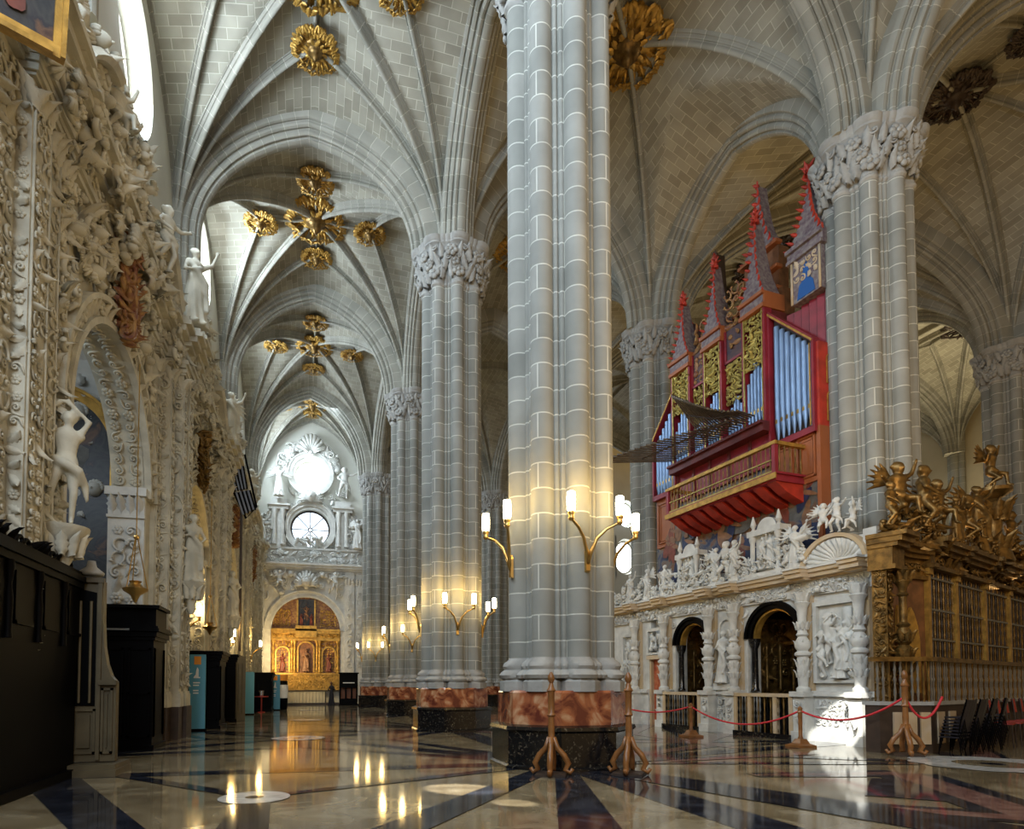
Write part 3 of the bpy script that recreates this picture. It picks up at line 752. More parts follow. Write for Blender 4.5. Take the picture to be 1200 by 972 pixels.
# ------------------------------------------------------------------ left chapels
XF = -4.15
stuccoL = stucco
def lw(a, z, d=0): return (XF+d, a, z)
UY, UZ, UX = Vector((0, 1, 0)), Vector((0, 0, 1)), Vector((1, 0, 0))
def lbox(m, y0, y1, z0, z1, d0, d1): m.bb(XF+d0, XF+d1, y0, y1, z0, z1)
def pilaster(par, y0, y1, d, z0, z1, rn, capz=None, mtl=stuccoL, s=.2, cdens=.95):
    m = M(); lbox(m, y0, y1, z0, z1, -.02, d); lbox(m, y0-.05, y1+.05, z0, z0+.35, -.02, d+.06); lbox(m, y0-.03, y1+.03, z0+.35, z0+.42, -.02, d+.04)
    lbox(m, y0-.04, y1+.04, z1-.06, z1, -.02, d+.05); lbox(m, y0-.07, y1+.07, z1, z1+.1, -.02, d+.09)
    p = m.build('pilaster', mtl, par)
    m = M(); w = y1-y0
    # raised frame + carving on the front and on the return towards the viewer
    for a in (y0+.04, y1-.08): m.bb(XF+d, XF+d+.03, a, a+.04, z0+.5, z1-.15)
    carve(m, (XF+d, y0+.1, z0+.55), UY, UZ, w-.2, z1-z0-.75, s, cdens, rn, 'vlvcr')
    if d > .14: carve(m, (XF+.02, y0, z0+.55), UX, UZ, d-.04, z1-z0-.75, min(.3, max(.2, d*.8)), cdens, rn, 'vlrl', dep=.7)
    m.build('carved_panel', mtl, p, True)
    if capz:
        m = M()
        for q in range(3):
            for side in (0, 1):
                if side: stamp(m, TL[q % 2], (XF+d*(.2+.3*q), y0, z1-.28), UX, -UY, .42, .2*(q-1))
                else: stamp(m, TL[q % 2], (XF+d, y0+w*(.2+.3*q), z1-.28), UY, UX, .42, .2*(q-1))
        m.build('capital', mtl, p, True)
    return p
def portal(Y0, yA, yB, Y1, zs, ent, seed, label, chdepth=4.2):
    rn = random.Random(seed); t = empty('chapel_portal', (0, 0, 0), 0, label, 'chapel portal')
    yc, r = (yA+yB)/2, (yB-yA)/2; zt = ent+1.1
    # wall with arched opening
    m = M(); lbox(m, Y0, yA, 0, zt, -.75, 0); lbox(m, yB, Y1, 0, zt, -.75, 0)
    n = 24; arc = [(yc-r*math.cos(PI*i/n), zs+r*math.sin(PI*i/n)) for i in range(n+1)]
    for i in range(n):
        a, b = arc[i], arc[i+1]; m.add([lw(a[0], a[1], 0), lw(b[0], b[1], 0), lw(b[0], zt, 0), lw(a[0], zt, 0), lw(a[0], a[1], -.75), lw(b[0], b[1], -.75), lw(b[0], zt, -.75), lw(a[0], zt, -.75)], [(0, 1, 2, 3), (0, 4, 5, 1), (4, 7, 6, 5), (3, 2, 6, 7)])
    m.build('wall_panel', stuccoL, t)
    # archivolt: moulded ring with leaf carving on soffit and face
    m = M()
    for r0, r1, d in ((r-.0, r+.12, .16), (r+.12, r+.42, .08), (r+.42, r+.52, .2)):
        m.loft([[lw(yc-q*math.cos(PI*i/n), zs+q*math.sin(PI*i/n), dd) for q, dd in ((r0, -.02), (r0, d), (r1, d), (r1, -.02))] for i in range(n+1)])
    av = m.build('archivolt', stuccoL, t)
    m = M(); na = int(PI*r/.26)
    for i in range(na):
        a = PI*(i+.5)/na; rr = Vector((0, -math.cos(a), math.sin(a)))
        stamp(m, rn.choice(TL+[TRO, TCS]), lw(yc, zs, .06)+0*rr if False else Vector(lw(yc, zs, .08))+rr*(r+.27), rr.cross(UX), UX, .34, rn.uniform(-.3, .3))
        for dd in (-.2, -.55): stamp(m, rn.choice(TV+[TRO]), Vector(lw(yc, zs, dd))+rr*(r-.01), UX, -rr, .3, rn.uniform(0, 6), dep=.8)
    m.build('leaf_carving', stuccoL, av, True)
    # jamb faces inside opening; whiter material imitates light from the chapel
    for y, sgn in ((yA, 1), (yB, -1)):
        m = M(); m.bb(XF-.78, XF+.04, y, y+sgn*.14, .9, zs); m.bb(XF-.84, XF+.1, y, y+sgn*.24, zs, zs+.2); m.bb(XF-.8, XF+.06, y, y+sgn*.2, zs-.55, zs-.48)
        j = m.build('jamb', whites, t); m = M(); yy = y+sgn*.14
        ux = UX if sgn < 0 else -UX; o = (XF-.7 if sgn < 0 else XF-.04, yy, 1.4)
        carve(m, o, ux, UZ, .66, zs-2.1, .33, .95, rn, 'vlvcr'); 
        for q in range(4): stamp(m, TL[q % 2], (XF-.68+.2*q, yy, zs-.22), UX if sgn < 0 else -UX, UY*sgn, .46, 0)
        m.build('carved_panel', whites, j, True)
    # layered pilasters
    z1 = ent-.1
    fl_ = [(yA-.62, yA-.12, .12 if Y0 > 9 else .06), (yA-1.15, yA-.66, .34 if Y0 > 9 else .12), (yB+.55, yB+1.0, .12), (yB+1.05, yB+1.55, .34)]
    if yA-Y0 > 1.6: fl_.append((max(Y0+.02, yA-1.9), yA-1.25, .55 if Y0 > 9 else .2))
    if Y1-yB > 1.9: fl_.append((yB+1.62, min(Y1-.02, yB+2.15), .55))
    fl_ = [f for f in fl_ if f[1] <= Y1+.05 and f[0] >= Y0-.3]
    for y0, y1, d in fl_:
        pilaster(t, y0, y1, d, .9, z1, rn, True)
        m = M(); lbox(m, y0-.05, y1+.05, 0, .9, -.1, d+(.1 if Y0 > 9 else .02)); m.build('pedestal', darkw, t)
    # entablature with ressauts
    m = M()
    steps = [(0, .10, .12), (.10, .22, .18), (.22, .62, .10), (.62, .74, .26), (.74, .9, .42), (.9, 1.02, .56), (1.02, 1.12, .5)]
    for za, zb, d in steps:
        lbox(m, Y0, Y1, ent+za, ent+zb, -.1, d)
        for kf, (y0, y1, pd) in enumerate(fl_): lbox(m, y0-.05-d*.25, y1+.05+d*.25, ent+za+.006*(kf+1), ent+zb+.006*(kf+1), -.15, d+pd*.9)
    e = m.build('entablature', stuccoL, t)
    m = M(); carve(m, (XF+.1, Y0, ent+.24), UY, UZ, Y1-Y0, .38, .24, .9, rn, 'vlrch')
    for y0, y1, pd in fl_: carve(m, (XF+.1+pd*.9, y0-.05, ent+.24), UY, UZ, y1-y0+.1, .38, .34, 1, rn, 'lrh')
    for i in range(int((Y1-Y0)*9)):
        y = rn.uniform(Y0, Y1); stamp(m, rn.choice(TL+TV+[TCS, TSH, TRO]), lw(y, ent+rn.uniform(-.1, 1.15), .3+.2*rn.random()), UY, UX, rn.uniform(.25, .55), rn.uniform(0, 6.28), dep=1.5)
    if Y0 < 9: carve(m, (XF, Y0, 1.2), UY, UZ, 1.0, ent-1.3, .24, .97, rn, 'vlvcr'); carve(m, (XF, yA-.66, 3.4), UY, UZ, .5, ent-3.6, .3, .9, rn, 'lvc', dep=1.4)
    m.build('frieze_carving', stuccoL, e, True)
    # spandrel + attic carving, deep and crowded
    m = M()
    for i in range(int((yB-yA+1.2)*22)):
        y = rn.uniform(yA-.6, yB+.6); zlo = zs+math.sqrt(max(0, (r+.55)**2-(y-yc)**2)); z = rn.uniform(zlo+.1, ent)
        if z > zlo: stamp(m, rn.choice(TL+TV+[TCS, TCH, TSH]), lw(y, z, rn.uniform(0, .15)), UY, UX, rn.uniform(.22, .5), rn.uniform(0, 6.28), dep=rn.uniform(1, 1.8))
    m.build('spandrel_carving', stuccoL, t, True)
    # broken pediment scrolls and attic
    m = M(); yw = (Y1-Y0)
    ah = 1.3 if Y0 < 9 else 2.2; lbox(m, yc-r*.9, yc+r*.9, zt, zt+ah, -.3, .1); lbox(m, yc-r*1.0, yc+r*1.0, zt+ah, zt+ah+.15, -.3, .3); lbox(m, yc-r*.95, yc+r*.95, zt+ah-.15, zt+ah, -.3, .2)
    lbox(m, yc-r*.62, yc-r*.42, zt, zt+ah-.1, 0, .3); lbox(m, yc+r*.42, yc+r*.62, zt, zt+ah-.1, 0, .3)
    for sgn in (-1, 1):
        rg = []
        for i in range(15):
            q = i/14; a = yc+sgn*(r*1.35-1.5*q*1.0); zz = zt+.1+1.0*math.sin(q*PI*.5)
            rg.append([lw(a, zz, -.1), lw(a, zz, .62), lw(a, zz+.1, .7), lw(a, zz+.22, .58), lw(a, zz+.22, -.1)])
        m.loft(rg)
    at = m.build('attic', stuccoL, t)
    m = M()
    ak = .62 if Y0 < 9 else 1.
    for i in range(int(yw*24)):
        q = rn.random(); y = Y0+q*yw; hmax = ak*2.9*math.exp(-((y-yc)/(r*1.15))**2)+.5; z = zt+rn.uniform(.05, 1)*hmax
        stamp(m, rn.choice(TL+TV+[TCS, TSH, TRO, TCH]), lw(y, z, .12+.25*rn.random()), UY, UX, rn.uniform(.25, .55), rn.uniform(0, 6.28), dep=rn.uniform(1, 2))
        if rn.random() < .5: stamp(m, rn.choice(TL+TV), lw(y, z, .25), UX, -UY, rn.uniform(.25, .55), rn.uniform(0, 6.28))
    m.build('attic_carving', stuccoL, at, True)
    # keystone cartouche, coloured
    m = M(); zc = zs+r+.95
    m.sphere(lw(yc, zc, .22), .5, 14, 10, (.42, .8, 1.25))
    c = m.build('cartouche', rust, t, True); m = M()
    for i in range(70):
        a = 2*PI*i/70*2; rr = .5+.28*rn.random(); stamp(m, rn.choice(TL+TV+[TCS]), lw(yc+rr*.8*math.cos(a), zc+rr*1.35*math.sin(a), .25), UY, UX, rn.uniform(.2, .38), a, dep=1.6)
        if i % 3 == 0: stamp(m, rn.choice(TL+TV), lw(yc-.35, zc+rr*1.3*math.sin(a), .35), UX, -UY, .5, a)
    m.build('cartouche_scrolls', rust if seed != 12 else dgold, c, True)
    # chapel room behind
    m = M(); x0, x1 = XF-.75-chdepth, XF-.75; ya, yb = yA-1.2, yB+1.7; zz = zs+r+1.3
    m.add([(x0, ya, 0), (x0, yb, 0), (x0, yb, zz), (x0, ya, zz)], [(0, 1, 2, 3)])
    m.add([(x0, yb, 0), (x1, yb, 0), (x1, yb, zz), (x0, yb, zz)], [(0, 1, 2, 3)]); m.add([(x0, ya, 0), (x1, ya, 0), (x1, ya, zz), (x0, ya, zz)], [(3, 2, 1, 0)])
    ng = 12; V = []
    for i in range(ng+1):
        a = PI*i/ng; V += [(x0, (ya+yb)/2-(yb-ya)/2*math.cos(a), zz+.8*math.sin(a)), (x1, (ya+yb)/2-(yb-ya)/2*math.cos(a), zz+.8*math.sin(a))]
    m.add(V, [(2*i, 2*i+1, 2*i+3, 2*i+2) for i in range(ng)])
    cr_ = struct(m.build('trim_%d' % (200+seed), whites if seed == 11 else plaster, None))
    m = M(); carve(m, (x0+.3, yb-.02, zs-.3), UX, UZ, chdepth-.4, zz-zs+.2, .5, .8, rn, 'vlch', dep=1.2); m.build('room_carving', whites, cr_, True)
    return t
portal(8.6, 11.6, 16.8, 18.8, 6.15, 10.3, 11, 'nearest cream stucco chapel portal on the left wall, around the arched painting')
portal(18.8, 21.0, 25.7, 27.9, 6.1, 10.6, 12, 'second cream stucco chapel portal on the left, lamplit inside')
portal(27.9, 30.2, 35.0, 37.3, 6.1, 10.4, 13, 'third stucco chapel portal on the left, with a wooden arched altar inside')
portal(37.3, 39.6, 44.0, 50.4, 6.1, 10.4, 14, 'farthest stucco chapel portal on the left, next to the altar wall')
m = M(); m.bb(XF-.75, XF-.1, -6, 8.6, 0, 11); struct(m.build('trim_101', stuccoL))
# statues on the left wall
def corbel(y, z, d, s=1., x=None, lab=''):
    m = M(); m.lathe([(.06, -.9), (.14, -.75), (.12, -.6), (.26, -.35), (.3, -.2), (.42, -.08), (.44, 0), (.1, 0)], (XF+d if x is None else x, y, z), 16, s, s)
    o = m.build('corbel', stuccoL, None, 'auto'); tag(o, 'corbel under the '+' '.join(lab.split()[:12]), 'corbel')
    m = M(); 
    for k in range(10):
        a = 2*PI*k/10; stamp(m, TL[k % 2], ((XF+d if x is None else x)+.3*s*math.cos(a), y+.3*s*math.sin(a), z-.3), (-math.sin(a), math.cos(a), 0), (math.cos(a), math.sin(a), .2), .4*s)
    m.build('leaf_carving', stuccoL, o, True); return o
def lstatue(key, y, z, d, s, rz, label, cb=True):
    if cb: corbel(y, z, d, s*.8, lab=label)
    figure(FIGS[key], key, stuccoL, (XF+d, y, z), rz, s, label)
lstatue('atlas', 11.0, 4.0, .25, 1.1, rad(20), 'bare-chested twisting stucco figure left of the arched painting')
lstatue('saint2', 18.9, 4.4, .75, 1.15, rad(30), 'robed stucco statue on a corbel between the first and second chapels')
lstatue('saint', 19.0, 11.9, .7, 1.35, rad(40), 'tall robed stucco statue standing high on the cornice below the second oval window', False)
lstatue('angel', 28.0, 11.9, .6, 1.3, rad(40), 'stucco angel standing on the cornice of the third chapel', False)
lstatue('putto', 12.4, 11.5, .5, .75, rad(50), 'stucco cherub on the cornice under the nearest oval window', False)
lstatue('putto2', 16.0, 11.5, .6, .95, rad(60), 'stucco cherub climbing the top of the nearest chapel portal', False)
lstatue('saint2', 28.1, 4.4, .7, 1.15, rad(20), 'robed stucco statue between the second and third chapels')
lstatue('putto', 37.2, 11.8, .6, 1.2, rad(40), 'stucco cherub high between the third and farthest chapels', False)
if 0: lstatue('putto2', 9.3, 4.6, .75, .95, rad(30), 'stucco cherub low on the pier at the left edge')
# paintings
def pmat(name, cols, scale=1.2, dist=2.):
    m_ = bpy.data.materials.new(name); m_.use_nodes = True; nt = m_.node_tree; b = nt.nodes['Principled BSDF']; b.inputs['Roughness'].default_value = .45
    tc = nt.nodes.new('ShaderNodeTexCoord'); n = nt.nodes.new('ShaderNodeTexNoise'); n.inputs['Scale'].default_value = scale; n.inputs['Detail'].default_value = 5; n.inputs['Distortion'].default_value = dist
    nt.links.new(tc.outputs['Object'], n.inputs['Vector']); r = nt.nodes.new('ShaderNodeValToRGB'); nt.links.new(n.outputs['Fac'], r.inputs['Fac']); nt.links.new(r.outputs['Color'], b.inputs['Base Color'])
    e = r.color_ramp.elements; e[0].position = .3; e[0].color = (*cols[0], 1); e[1].position = .72; e[1].color = (*cols[-1], 1)
    for k, c in enumerate(cols[1:-1]): q = e.new(.3+.42*(k+1)/(len(cols)-1)); q.color = (*c, 1)
    return m_
pdark = pmat('dark_oil_painting', [(.006, .006, .008), (.012, .016, .02), (.035, .035, .035), (.012, .012, .02), (.12, .06, .03), (.05, .02, .012)], 1.1)
psky = pmat('angel_canvas', [(.015, .02, .06), (.03, .045, .10), (.14, .12, .10), (.16, .06, .03), (.22, .14, .06), (.04, .04, .09)], 1.3)
flesh = mat('painted_flesh', (.26, .13, .065), .5, noise=(6, .4)); pred = mat('painted_red_robe', (.20, .045, .025), .5, noise=(6, .4)); pbl = mat('painted_blue_robe', (.02, .035, .10), .5, noise=(6, .4)); pgy = mat('painted_grey_cloud', (.15, .145, .13), .6, noise=(4, .5))
def blobs(m, o, ux, uz, items):
    """flat painted shapes lying on the canvas"""
    ux, uz = Vector(ux), Vector(uz); uy = uz.cross(ux)
    for k, (x, y, rx, ry, rot, mi) in enumerate(items):
        m.mi = mi; p = []
        for i in range(16):
            a = 2*PI*i/16; q = 1+.14*math.sin(3*a+k); px_, py_ = rx*q*math.cos(a), ry*q*math.sin(a); p.append(tuple(Vector(o)+ux*(x+px_*math.cos(rot)-py_*math.sin(rot))+uy*(y+px_*math.sin(rot)+py_*math.cos(rot))+uz*(.004+.0015*k)))
        m.add(p, [tuple(range(16))])
def figset(rn, w, h, n=7):
    out = []
    for k in range(n):
        x, y = rn.uniform(-.36, .36)*w, rn.uniform(.12, .8)*h; a = rn.uniform(-.6, .6); s = rn.uniform(.7, 1.1)*min(w, h)*.13
        out += [(x, y, s*.8, s*1.6, a, rn.choice([1, 2, 2, 3])), (x+s*.5, y+s*.9, s*.35, s*1.0, a+1.1, 1), (x-s*.3, y+s*1.0, s*.25, s*.8, a-1, 1), (x, y+s*1.9, s*.38, s*.46, 0, 1)]
    return out
# arched altarpiece in the first chapel (faces the viewer)
t = empty('altar_painting', (-6.75, 18.2, 0), 0, 'large dark round-topped painting in a gilded frame inside the nearest chapel', 'painting')
m = M(); n = 20; r = 1.42; zs_ = 7.75; sh = [(-r, 2.6)]+[(-r*math.cos(PI*i/n), zs_+r*math.sin(PI*i/n)) for i in range(n+1)]+[(r, 2.6)]
m.add([(x, 0, z) for x, z in sh], [tuple(range(len(sh)))[::-1]])
blobs(m, (0, 0, 2.8), (1, 0, 0), (0, -1, 0), [(.1, 4.6, .8, .5, .2, 4), (-.5, 5.2, .6, .4, 0, 4)]+figset(random.Random(4), 2.2, 3.2, 6))
m.build('canvas', [pdark, flesh, pred, pbl, pgy], t)
m = M()
for a, b, d in ((0, .08, .1), (.08, .22, .06), (.22, .3, .14)):
    rg = []
    for x, z in sh:
        c = Vector((x, z)); dd = (Vector((x, z))-Vector((0, min(z, zs_)))).normalized() if z >= zs_ else Vector((1 if x > 0 else -1, 0))
        rg.append([(x+dd.x*q, -w_, z+dd.y*q) for q, w_ in ((a, -.02), (a, d), (b, d), (b, -.02))])
    m.loft(rg)
m.build('gilded_frame', gold, t)
# painting high on the left edge
def framed(name, label, c, w, h, rz, tilt, seed, fw_=.22):
    t = empty(name, c, 0, label, 'painting'); t.rotation_euler = (tilt, 0, rz)
    m = M(); m.add([(-w/2, 0, 0), (w/2, 0, 0), (w/2, 0, h), (-w/2, 0, h)], [(0, 1, 2, 3)]); blobs(m, (0, 0, 0), (1, 0, 0), (0, -1, 0), figset(random.Random(seed), w, h*.9, 7))
    m.build('canvas', [pdark, flesh, pred, pbl, pgy], t)
    m = M()
    for x0, x1, z0, z1 in ((-w/2-fw_, -w/2, -fw_, h+fw_), (w/2, w/2+fw_, -fw_, h+fw_), (-w/2, w/2, -fw_, 0), (-w/2, w/2, h, h+fw_)): m.bb(x0, x1, -.1, .06, z0, z1); 
    for x0, x1, z0, z1 in ((-w/2-fw_, -w/2-fw_*.6, -fw_, h+fw_), (w/2+fw_*.6, w/2+fw_, -fw_, h+fw_), (-w/2, w/2, -fw_, -fw_*.6)): m.bb(x0, x1, -.18, -.1, z0, z1)
    m.build('gilded_frame', gold, t); return t
framed('oil_painting', 'dark gold-framed painting leaning high at the top left corner', (-3.68, 8.06, 9.35), 1.1, 2.2, rad(26), rad(22), 3, .13)
if 0: framed('oil_painting', 'dark narrow framed panel below the painting at the upper left edge', (-3.55, 9.05, 10.2), .9, 1.5, rad(90), rad(10), 8, .12)
# arched wooden altar in third chapel
t = empty('wooden_altarpiece', (-6.0, 36.4, 0), 0, 'brown coffered wooden arched altarpiece inside the third chapel on the left', 'altarpiece')
m = M(); r = 1.5; sh = [(-r, .2)]+[(-r*math.cos(PI*i/n), 7.0+r*math.sin(PI*i/n)) for i in range(n+1)]+[(r, .2)]
m.loft([[(x, 0, z) for x, z in sh], [(x, -.2, z) for x, z in sh]]); m.build('panel', brown, t)
m = M()
for i in range(9):
    for s in (-1, 1): m.bb(s*1.15-.2, s*1.15+.2, -.32, -.2, 2+i*.6, 2.45+i*.6); m.bb(s*1.15-.12, s*1.15+.12, -.36, -.3, 2.08+i*.6, 2.36+i*.6)
m.bb(-1.5, 1.5, -.4, -.2, 3.6, 3.85); m.bb(-.6, .6, -.3, -.2, 4.2, 6.8); m.build('gilded_coffers', dgold, t)
# warm lamp in chapel two, lamps on far chapel piers
sconce('two-armed lamp glowing inside the second chapel on the left', (-4.75, 25.5, 3.3), rad(-90), s=1.1, light=70)
l = bpy.data.lights.new('chapel_window_light', 'AREA'); l.size = 1.6; l.energy = 80; l.color = (.72, .86, 1); o = bpy.data.objects.new('chapel_window_light', l); col.objects.link(o); o.location = (-7.6, 12.2, 8.2); o.rotation_euler = (Vector((-5.2, 18.2, 6))-o.location).to_track_quat('-Z', 'Y').to_euler()
sconce('lamp on the pier of the third chapel, above the black cabinet', (-4.0, 29.0, 2.9), rad(-60), light=60)
sconce('lamp beside the farthest left chapel', (-3.6, 38.0, 3.0), rad(-60), light=60)
sconce('lamp in the third chapel entrance', (-4.6, 34.8, 3.0), rad(-90), light=60)
# ------------------------------------------------------------------ altar wall at the end of the aisle (faces -Y)
FY = 50.55
def fz(m, x0, x1, z0, z1, d): m.bb(x0, x1, FY-d, FY, z0, z1)
FXx, FN = Vector((1, 0, 0)), Vector((0, -1, 0))
t = empty('altar_wall_front', (0, 0, 0), 0, 'white carved plaster front around the gilded altar at the end of the aisle', 'altar front')
rn = random.Random(21); cx, r, zs_ = -.6, 2.65, 5.75
m = M(); n = 28; arc = [(cx-r*math.cos(PI*i/n), zs_+r*math.sin(PI*i/n)) for i in range(n+1)]
y = FY-.5
for i in range(n):
    a, b = arc[i], arc[i+1]; m.add([(a[0], y, a[1]), (b[0], y, b[1]), (b[0], y, 10.6), (a[0], y, 10.6), (a[0], FY, a[1]), (b[0], FY, b[1])], [(0, 1, 2, 3), (0, 4, 5, 1)])
m.bb(-4.6, cx-r, y, FY, 0, 10.6); m.bb(cx+r, 3.9, y, FY, 0, 10.6)
m.build('wall_panel', whites, t)
m = M()
for r0, r1, d in ((r-.05, r+.1, .62), (r+.1, r+.4, .56), (r+.4, r+.5, .68)):
    m.loft([[(cx-q*math.cos(a), FY-dd, zs_+q*math.sin(a)) for q, dd in ((r0, .4), (r0, d), (r1, d), (r1, .4))] for a in [PI*i/n for i in range(n+1)]])
m.build('archivolt', whites, t)
m = M()
for x0, x1, d in ((-4.5, -3.75, .75), (2.35, 3.1, .75), (3.2, 3.75, .65)):
    fz(m, x0, x1, 0, 10.4, d)
    carve(m, (x0+.1, FY-d, 2.8), FXx, UZ, x1-x0-.2, 6.2, .38, .95, rn, 'vlvc')
    for q in range(3): stamp(m, TL[q % 2], (x0+.12+.25*q, FY-d, 9.6), FXx, FN, .6, 0)
m.build('pilaster', whites, t, 'auto')
m = M()
for z0, z1, d in ((10.3, 10.45, .7), (10.45, 10.6, .85), (10.6, 10.8, 1.05), (10.8, 10.95, 1.2)): fz(m, -4.6, 3.9, z0, z1, d)
fz(m, -4.6, 3.9, 10.95, 12.2, .45); fz(m, -4.6, 3.9, 12.1, 12.25, .6); m.build('ledge', whites, t)
m = M()
for i in range(60):
    x, z = rn.uniform(-3.9, 2.8), rn.uniform(6.5, 10.2)
    if math.hypot(x-cx, z-zs_) > r+.7: stamp(m, rn.choice(TL+TV+[TCH, TCS]), (x, FY-.5, z), FXx, FN, rn.uniform(.5, .8), rn.uniform(0, 6.28), dep=1.3)
for x in (-2.9, -1.8, .6, 1.7): stamp(m, TCH, (x, FY-.7, 10.05), FXx, FN, .8, 0)
stamp(m, TSH, (cx, FY-.7, 9.7), FXx, FN, 1.7, 0); stamp(m, TCH, (cx, FY-.9, 9.4), FXx, FN, 1.4, 0)
carve(m, (-4.4, FY-.45, 11.05), FXx, UZ, 8.1, 1.0, .5, .95, rn, 'vclrs', dep=1.3)
m.build('spandrel_carving', whites, t, True)
# upper storey around the round windows
m = M()
for x in (-2.75, 2.15):
    fz(m, x-.55, x+.55, 12.2, 15.2, .5); fz(m, x-.75, x+.75, 15.2, 15.45, .75); fz(m, x-.85, x+.85, 15.45, 15.6, .9); fz(m, x-.6, x+.6, 15.6, 16.1, .5)
    for dx in (-.3, .3): m.lathe([(.17, 12.4), (.2, 12.45), (.15, 12.6), (.14, 14.8), (.2, 15.0), (.2, 15.2)], (x+dx, FY-.62, 0), 12)
for zc, ra in ((18.2, 1.25), (13.95, 1.5)):
    for r0, r1, d in ((ra+.05, ra+.2, .25), (ra+.2, ra+.45, .4), (ra+.45, ra+.55, .5)):
        m.loft([[(-.35+q*math.cos(a), FY-dd, zc+q*math.sin(a)) for q, dd in ((r0, 0), (r0, d), (r1, d), (r1, 0))] for a in [2*PI*i/36 for i in range(37)]], caps=False)
m.build('window_surround', whites, t, 'auto')
m = M()
for i in range(46):
    a = rad(12)+i*rad(156)/45; rr = rn.uniform(1.8, 2.5) if i % 2 else 2.0; stamp(m, rn.choice(TL+TV+[TCS, TSH]), (-.35+rr*1.05*math.cos(a), FY-.2, 18.3+rr*math.sin(a)*1.05), FXx, FN, rn.uniform(.6, 1.05), a-PI/2+rn.uniform(-.6, .6), dep=1.4)
for i in range(34):
    a = 2*PI*i/34; stamp(m, rn.choice(TL+TV), (-.35+2.15*math.cos(a), FY-.1, 14.0+2.1*math.sin(a)), FXx, FN, .55, a)
stamp(m, TSH, (-.35, FY-.4, 20.5), FXx, FN, 2.0, 0); stamp(m, TCH, (-.35, FY-.5, 16.2), FXx, FN, 1.5, 0)
for i in range(12): stamp(m, rn.choice(TL+[TCS]), (-.35+rn.uniform(-1.1, 1.1), FY-.5, 12.4+rn.uniform(0, .7)), FXx, FN, .7, rn.uniform(0, 6))
for i in range(90):
    s = rn.choice((-1, 1)); x = -.3+s*rn.uniform(3.0, 3.9); z = 12.3+2.6*rn.random()**1.4; stamp(m, rn.choice(TL+TV+[TCS, TRO]), (x, FY-.25-.2*rn.random(), z), FXx, FN, rn.uniform(.4, .75), rn.uniform(0, 6.28), dep=1.5)
for i in range(40):
    x = -.3+rn.uniform(-2.6, 2.6); z = rn.uniform(15.5, 17.2)
    if abs(x+.3) > 1.5: stamp(m, rn.choice(TL+TV), (x, FY-.2, z), FXx, FN, rn.uniform(.4, .7), rn.uniform(0, 6.28), dep=1.4)
m.build('window_carving', whites, t, True)
for k, (key, x, z, s, lb) in enumerate((('angel', -2.75, 16.1, 1.35, 'white plaster angel left of the bright round window above the far altar'), ('putto2', 2.25, 16.1, 1.5, 'white plaster cherub right of the bright round window above the far altar'),
        ('saint', -4.0, 12.25, 1.4, 'white robed plaster statue left of the spoked round window'), ('angel', 3.3, 12.25, 1.4, 'white plaster angel right of the spoked round window'), ('putto', -2.6, 8.6, 1.0, 'plaster cherub on the left shoulder of the far altar arch'), ('putto2', 1.6, 8.6, 1.0, 'plaster cherub on the right shoulder of the far altar arch'))):
    figure(FIGS[key], key, whites, (x, FY-1.0, z), rad(10*(k % 3-1)), s, lb)
# gilded retable
t = empty('gilded_retable', (0, 0, 0), 0, 'glowing gilded altarpiece with three figure niches under the far arch', 'altarpiece')
gy = FY-.35
m = M(); arcp = [(cx-r, 1.1)]+arc+[(cx+r, 1.1)]; m.loft([[(x, gy, z) for x, z in arcp], [(x, gy+.3, z) for x, z in arcp]]); m.build('back_panel', rust, t)
m = M()
for z0, z1, d in ((1.1, 2.3, .3), (2.3, 2.42, .42), (4.95, 5.1, .3), (5.1, 5.5, .22), (5.5, 5.7, .42), (5.7, 5.85, .5)): m.bb(cx-r+.05, cx+r-.05, gy-d, gy, z0, z1)
m.bb(cx-.8, cx+.8, gy-.5, gy, 5.2, 6.1); m.bb(cx-.72, cx-.6, gy-.3, gy, 6.1, 8.1); m.bb(cx+.6, cx+.72, gy-.3, gy, 6.1, 8.1)
m.build('cornice', gold, t)
m = M()
for x in (-2.45, -1.05, -.85, .85, 1.05, 2.45):
    m.lathe([(.14, 2.42), (.16, 2.5), (.1, 2.6)]+[(.1+.025*math.sin(k*1.3), 2.6+.11*k) for k in range(20)]+[(.16, 4.85), (.16, 4.95)], (cx+x, gy-.2, 0), 10)
m.build('column', gold, t, 'auto')
for x, w_, h, key, mt in ((-1.75, .45, 1.9, 'saint', pred), (0, .55, 2.3, 'saint2', flesh), (1.75, .45, 1.9, 'saint', pred)):
    m = M(); rg = []; zb = 2.5
    for q in (w_, w_+.12):
        rg.append([(cx+x-q, zb)]+[(cx+x-q*math.cos(PI*i/10), zb+h-w_+q*math.sin(PI*i/10)) for i in range(11)]+[(cx+x+q, zb)])
    m.loft([[(a, gy-.02, b) for a, b in rg[0]], [(a, gy-.2, b) for a, b in rg[0]], [(a, gy-.2, b) for a, b in rg[1]], [(a, gy-.02, b) for a, b in rg[1]]], caps=False, closed=False); nn2 = m.build('niche', gold, t)
    m = M(); m.add([(a, gy-.01, b) for a, b in rg[0]], [tuple(range(len(rg[0])))]); m.build('niche_back', brown, nn2)
    figure(FIGS[key], key, mt, (cx+x, gy-.2, zb+.02), 0, (h-.5)/1.75, {-1.75: 'painted wooden saint in the left niche of the gilded altarpiece', 0: 'painted wooden saint in the middle niche of the gilded altarpiece', 1.75: 'painted wooden saint in the right niche of the gilded altarpiece'}[x])
m = M()
carve(m, (cx-2.5, gy-.3, 1.2), FXx, UZ, 5, 1.05, .2, .95, rn, 'vlrc'); carve(m, (cx-2.5, gy-.22, 5.12), FXx, UZ, 5, .38, .3, 1, rn, 'lrh')
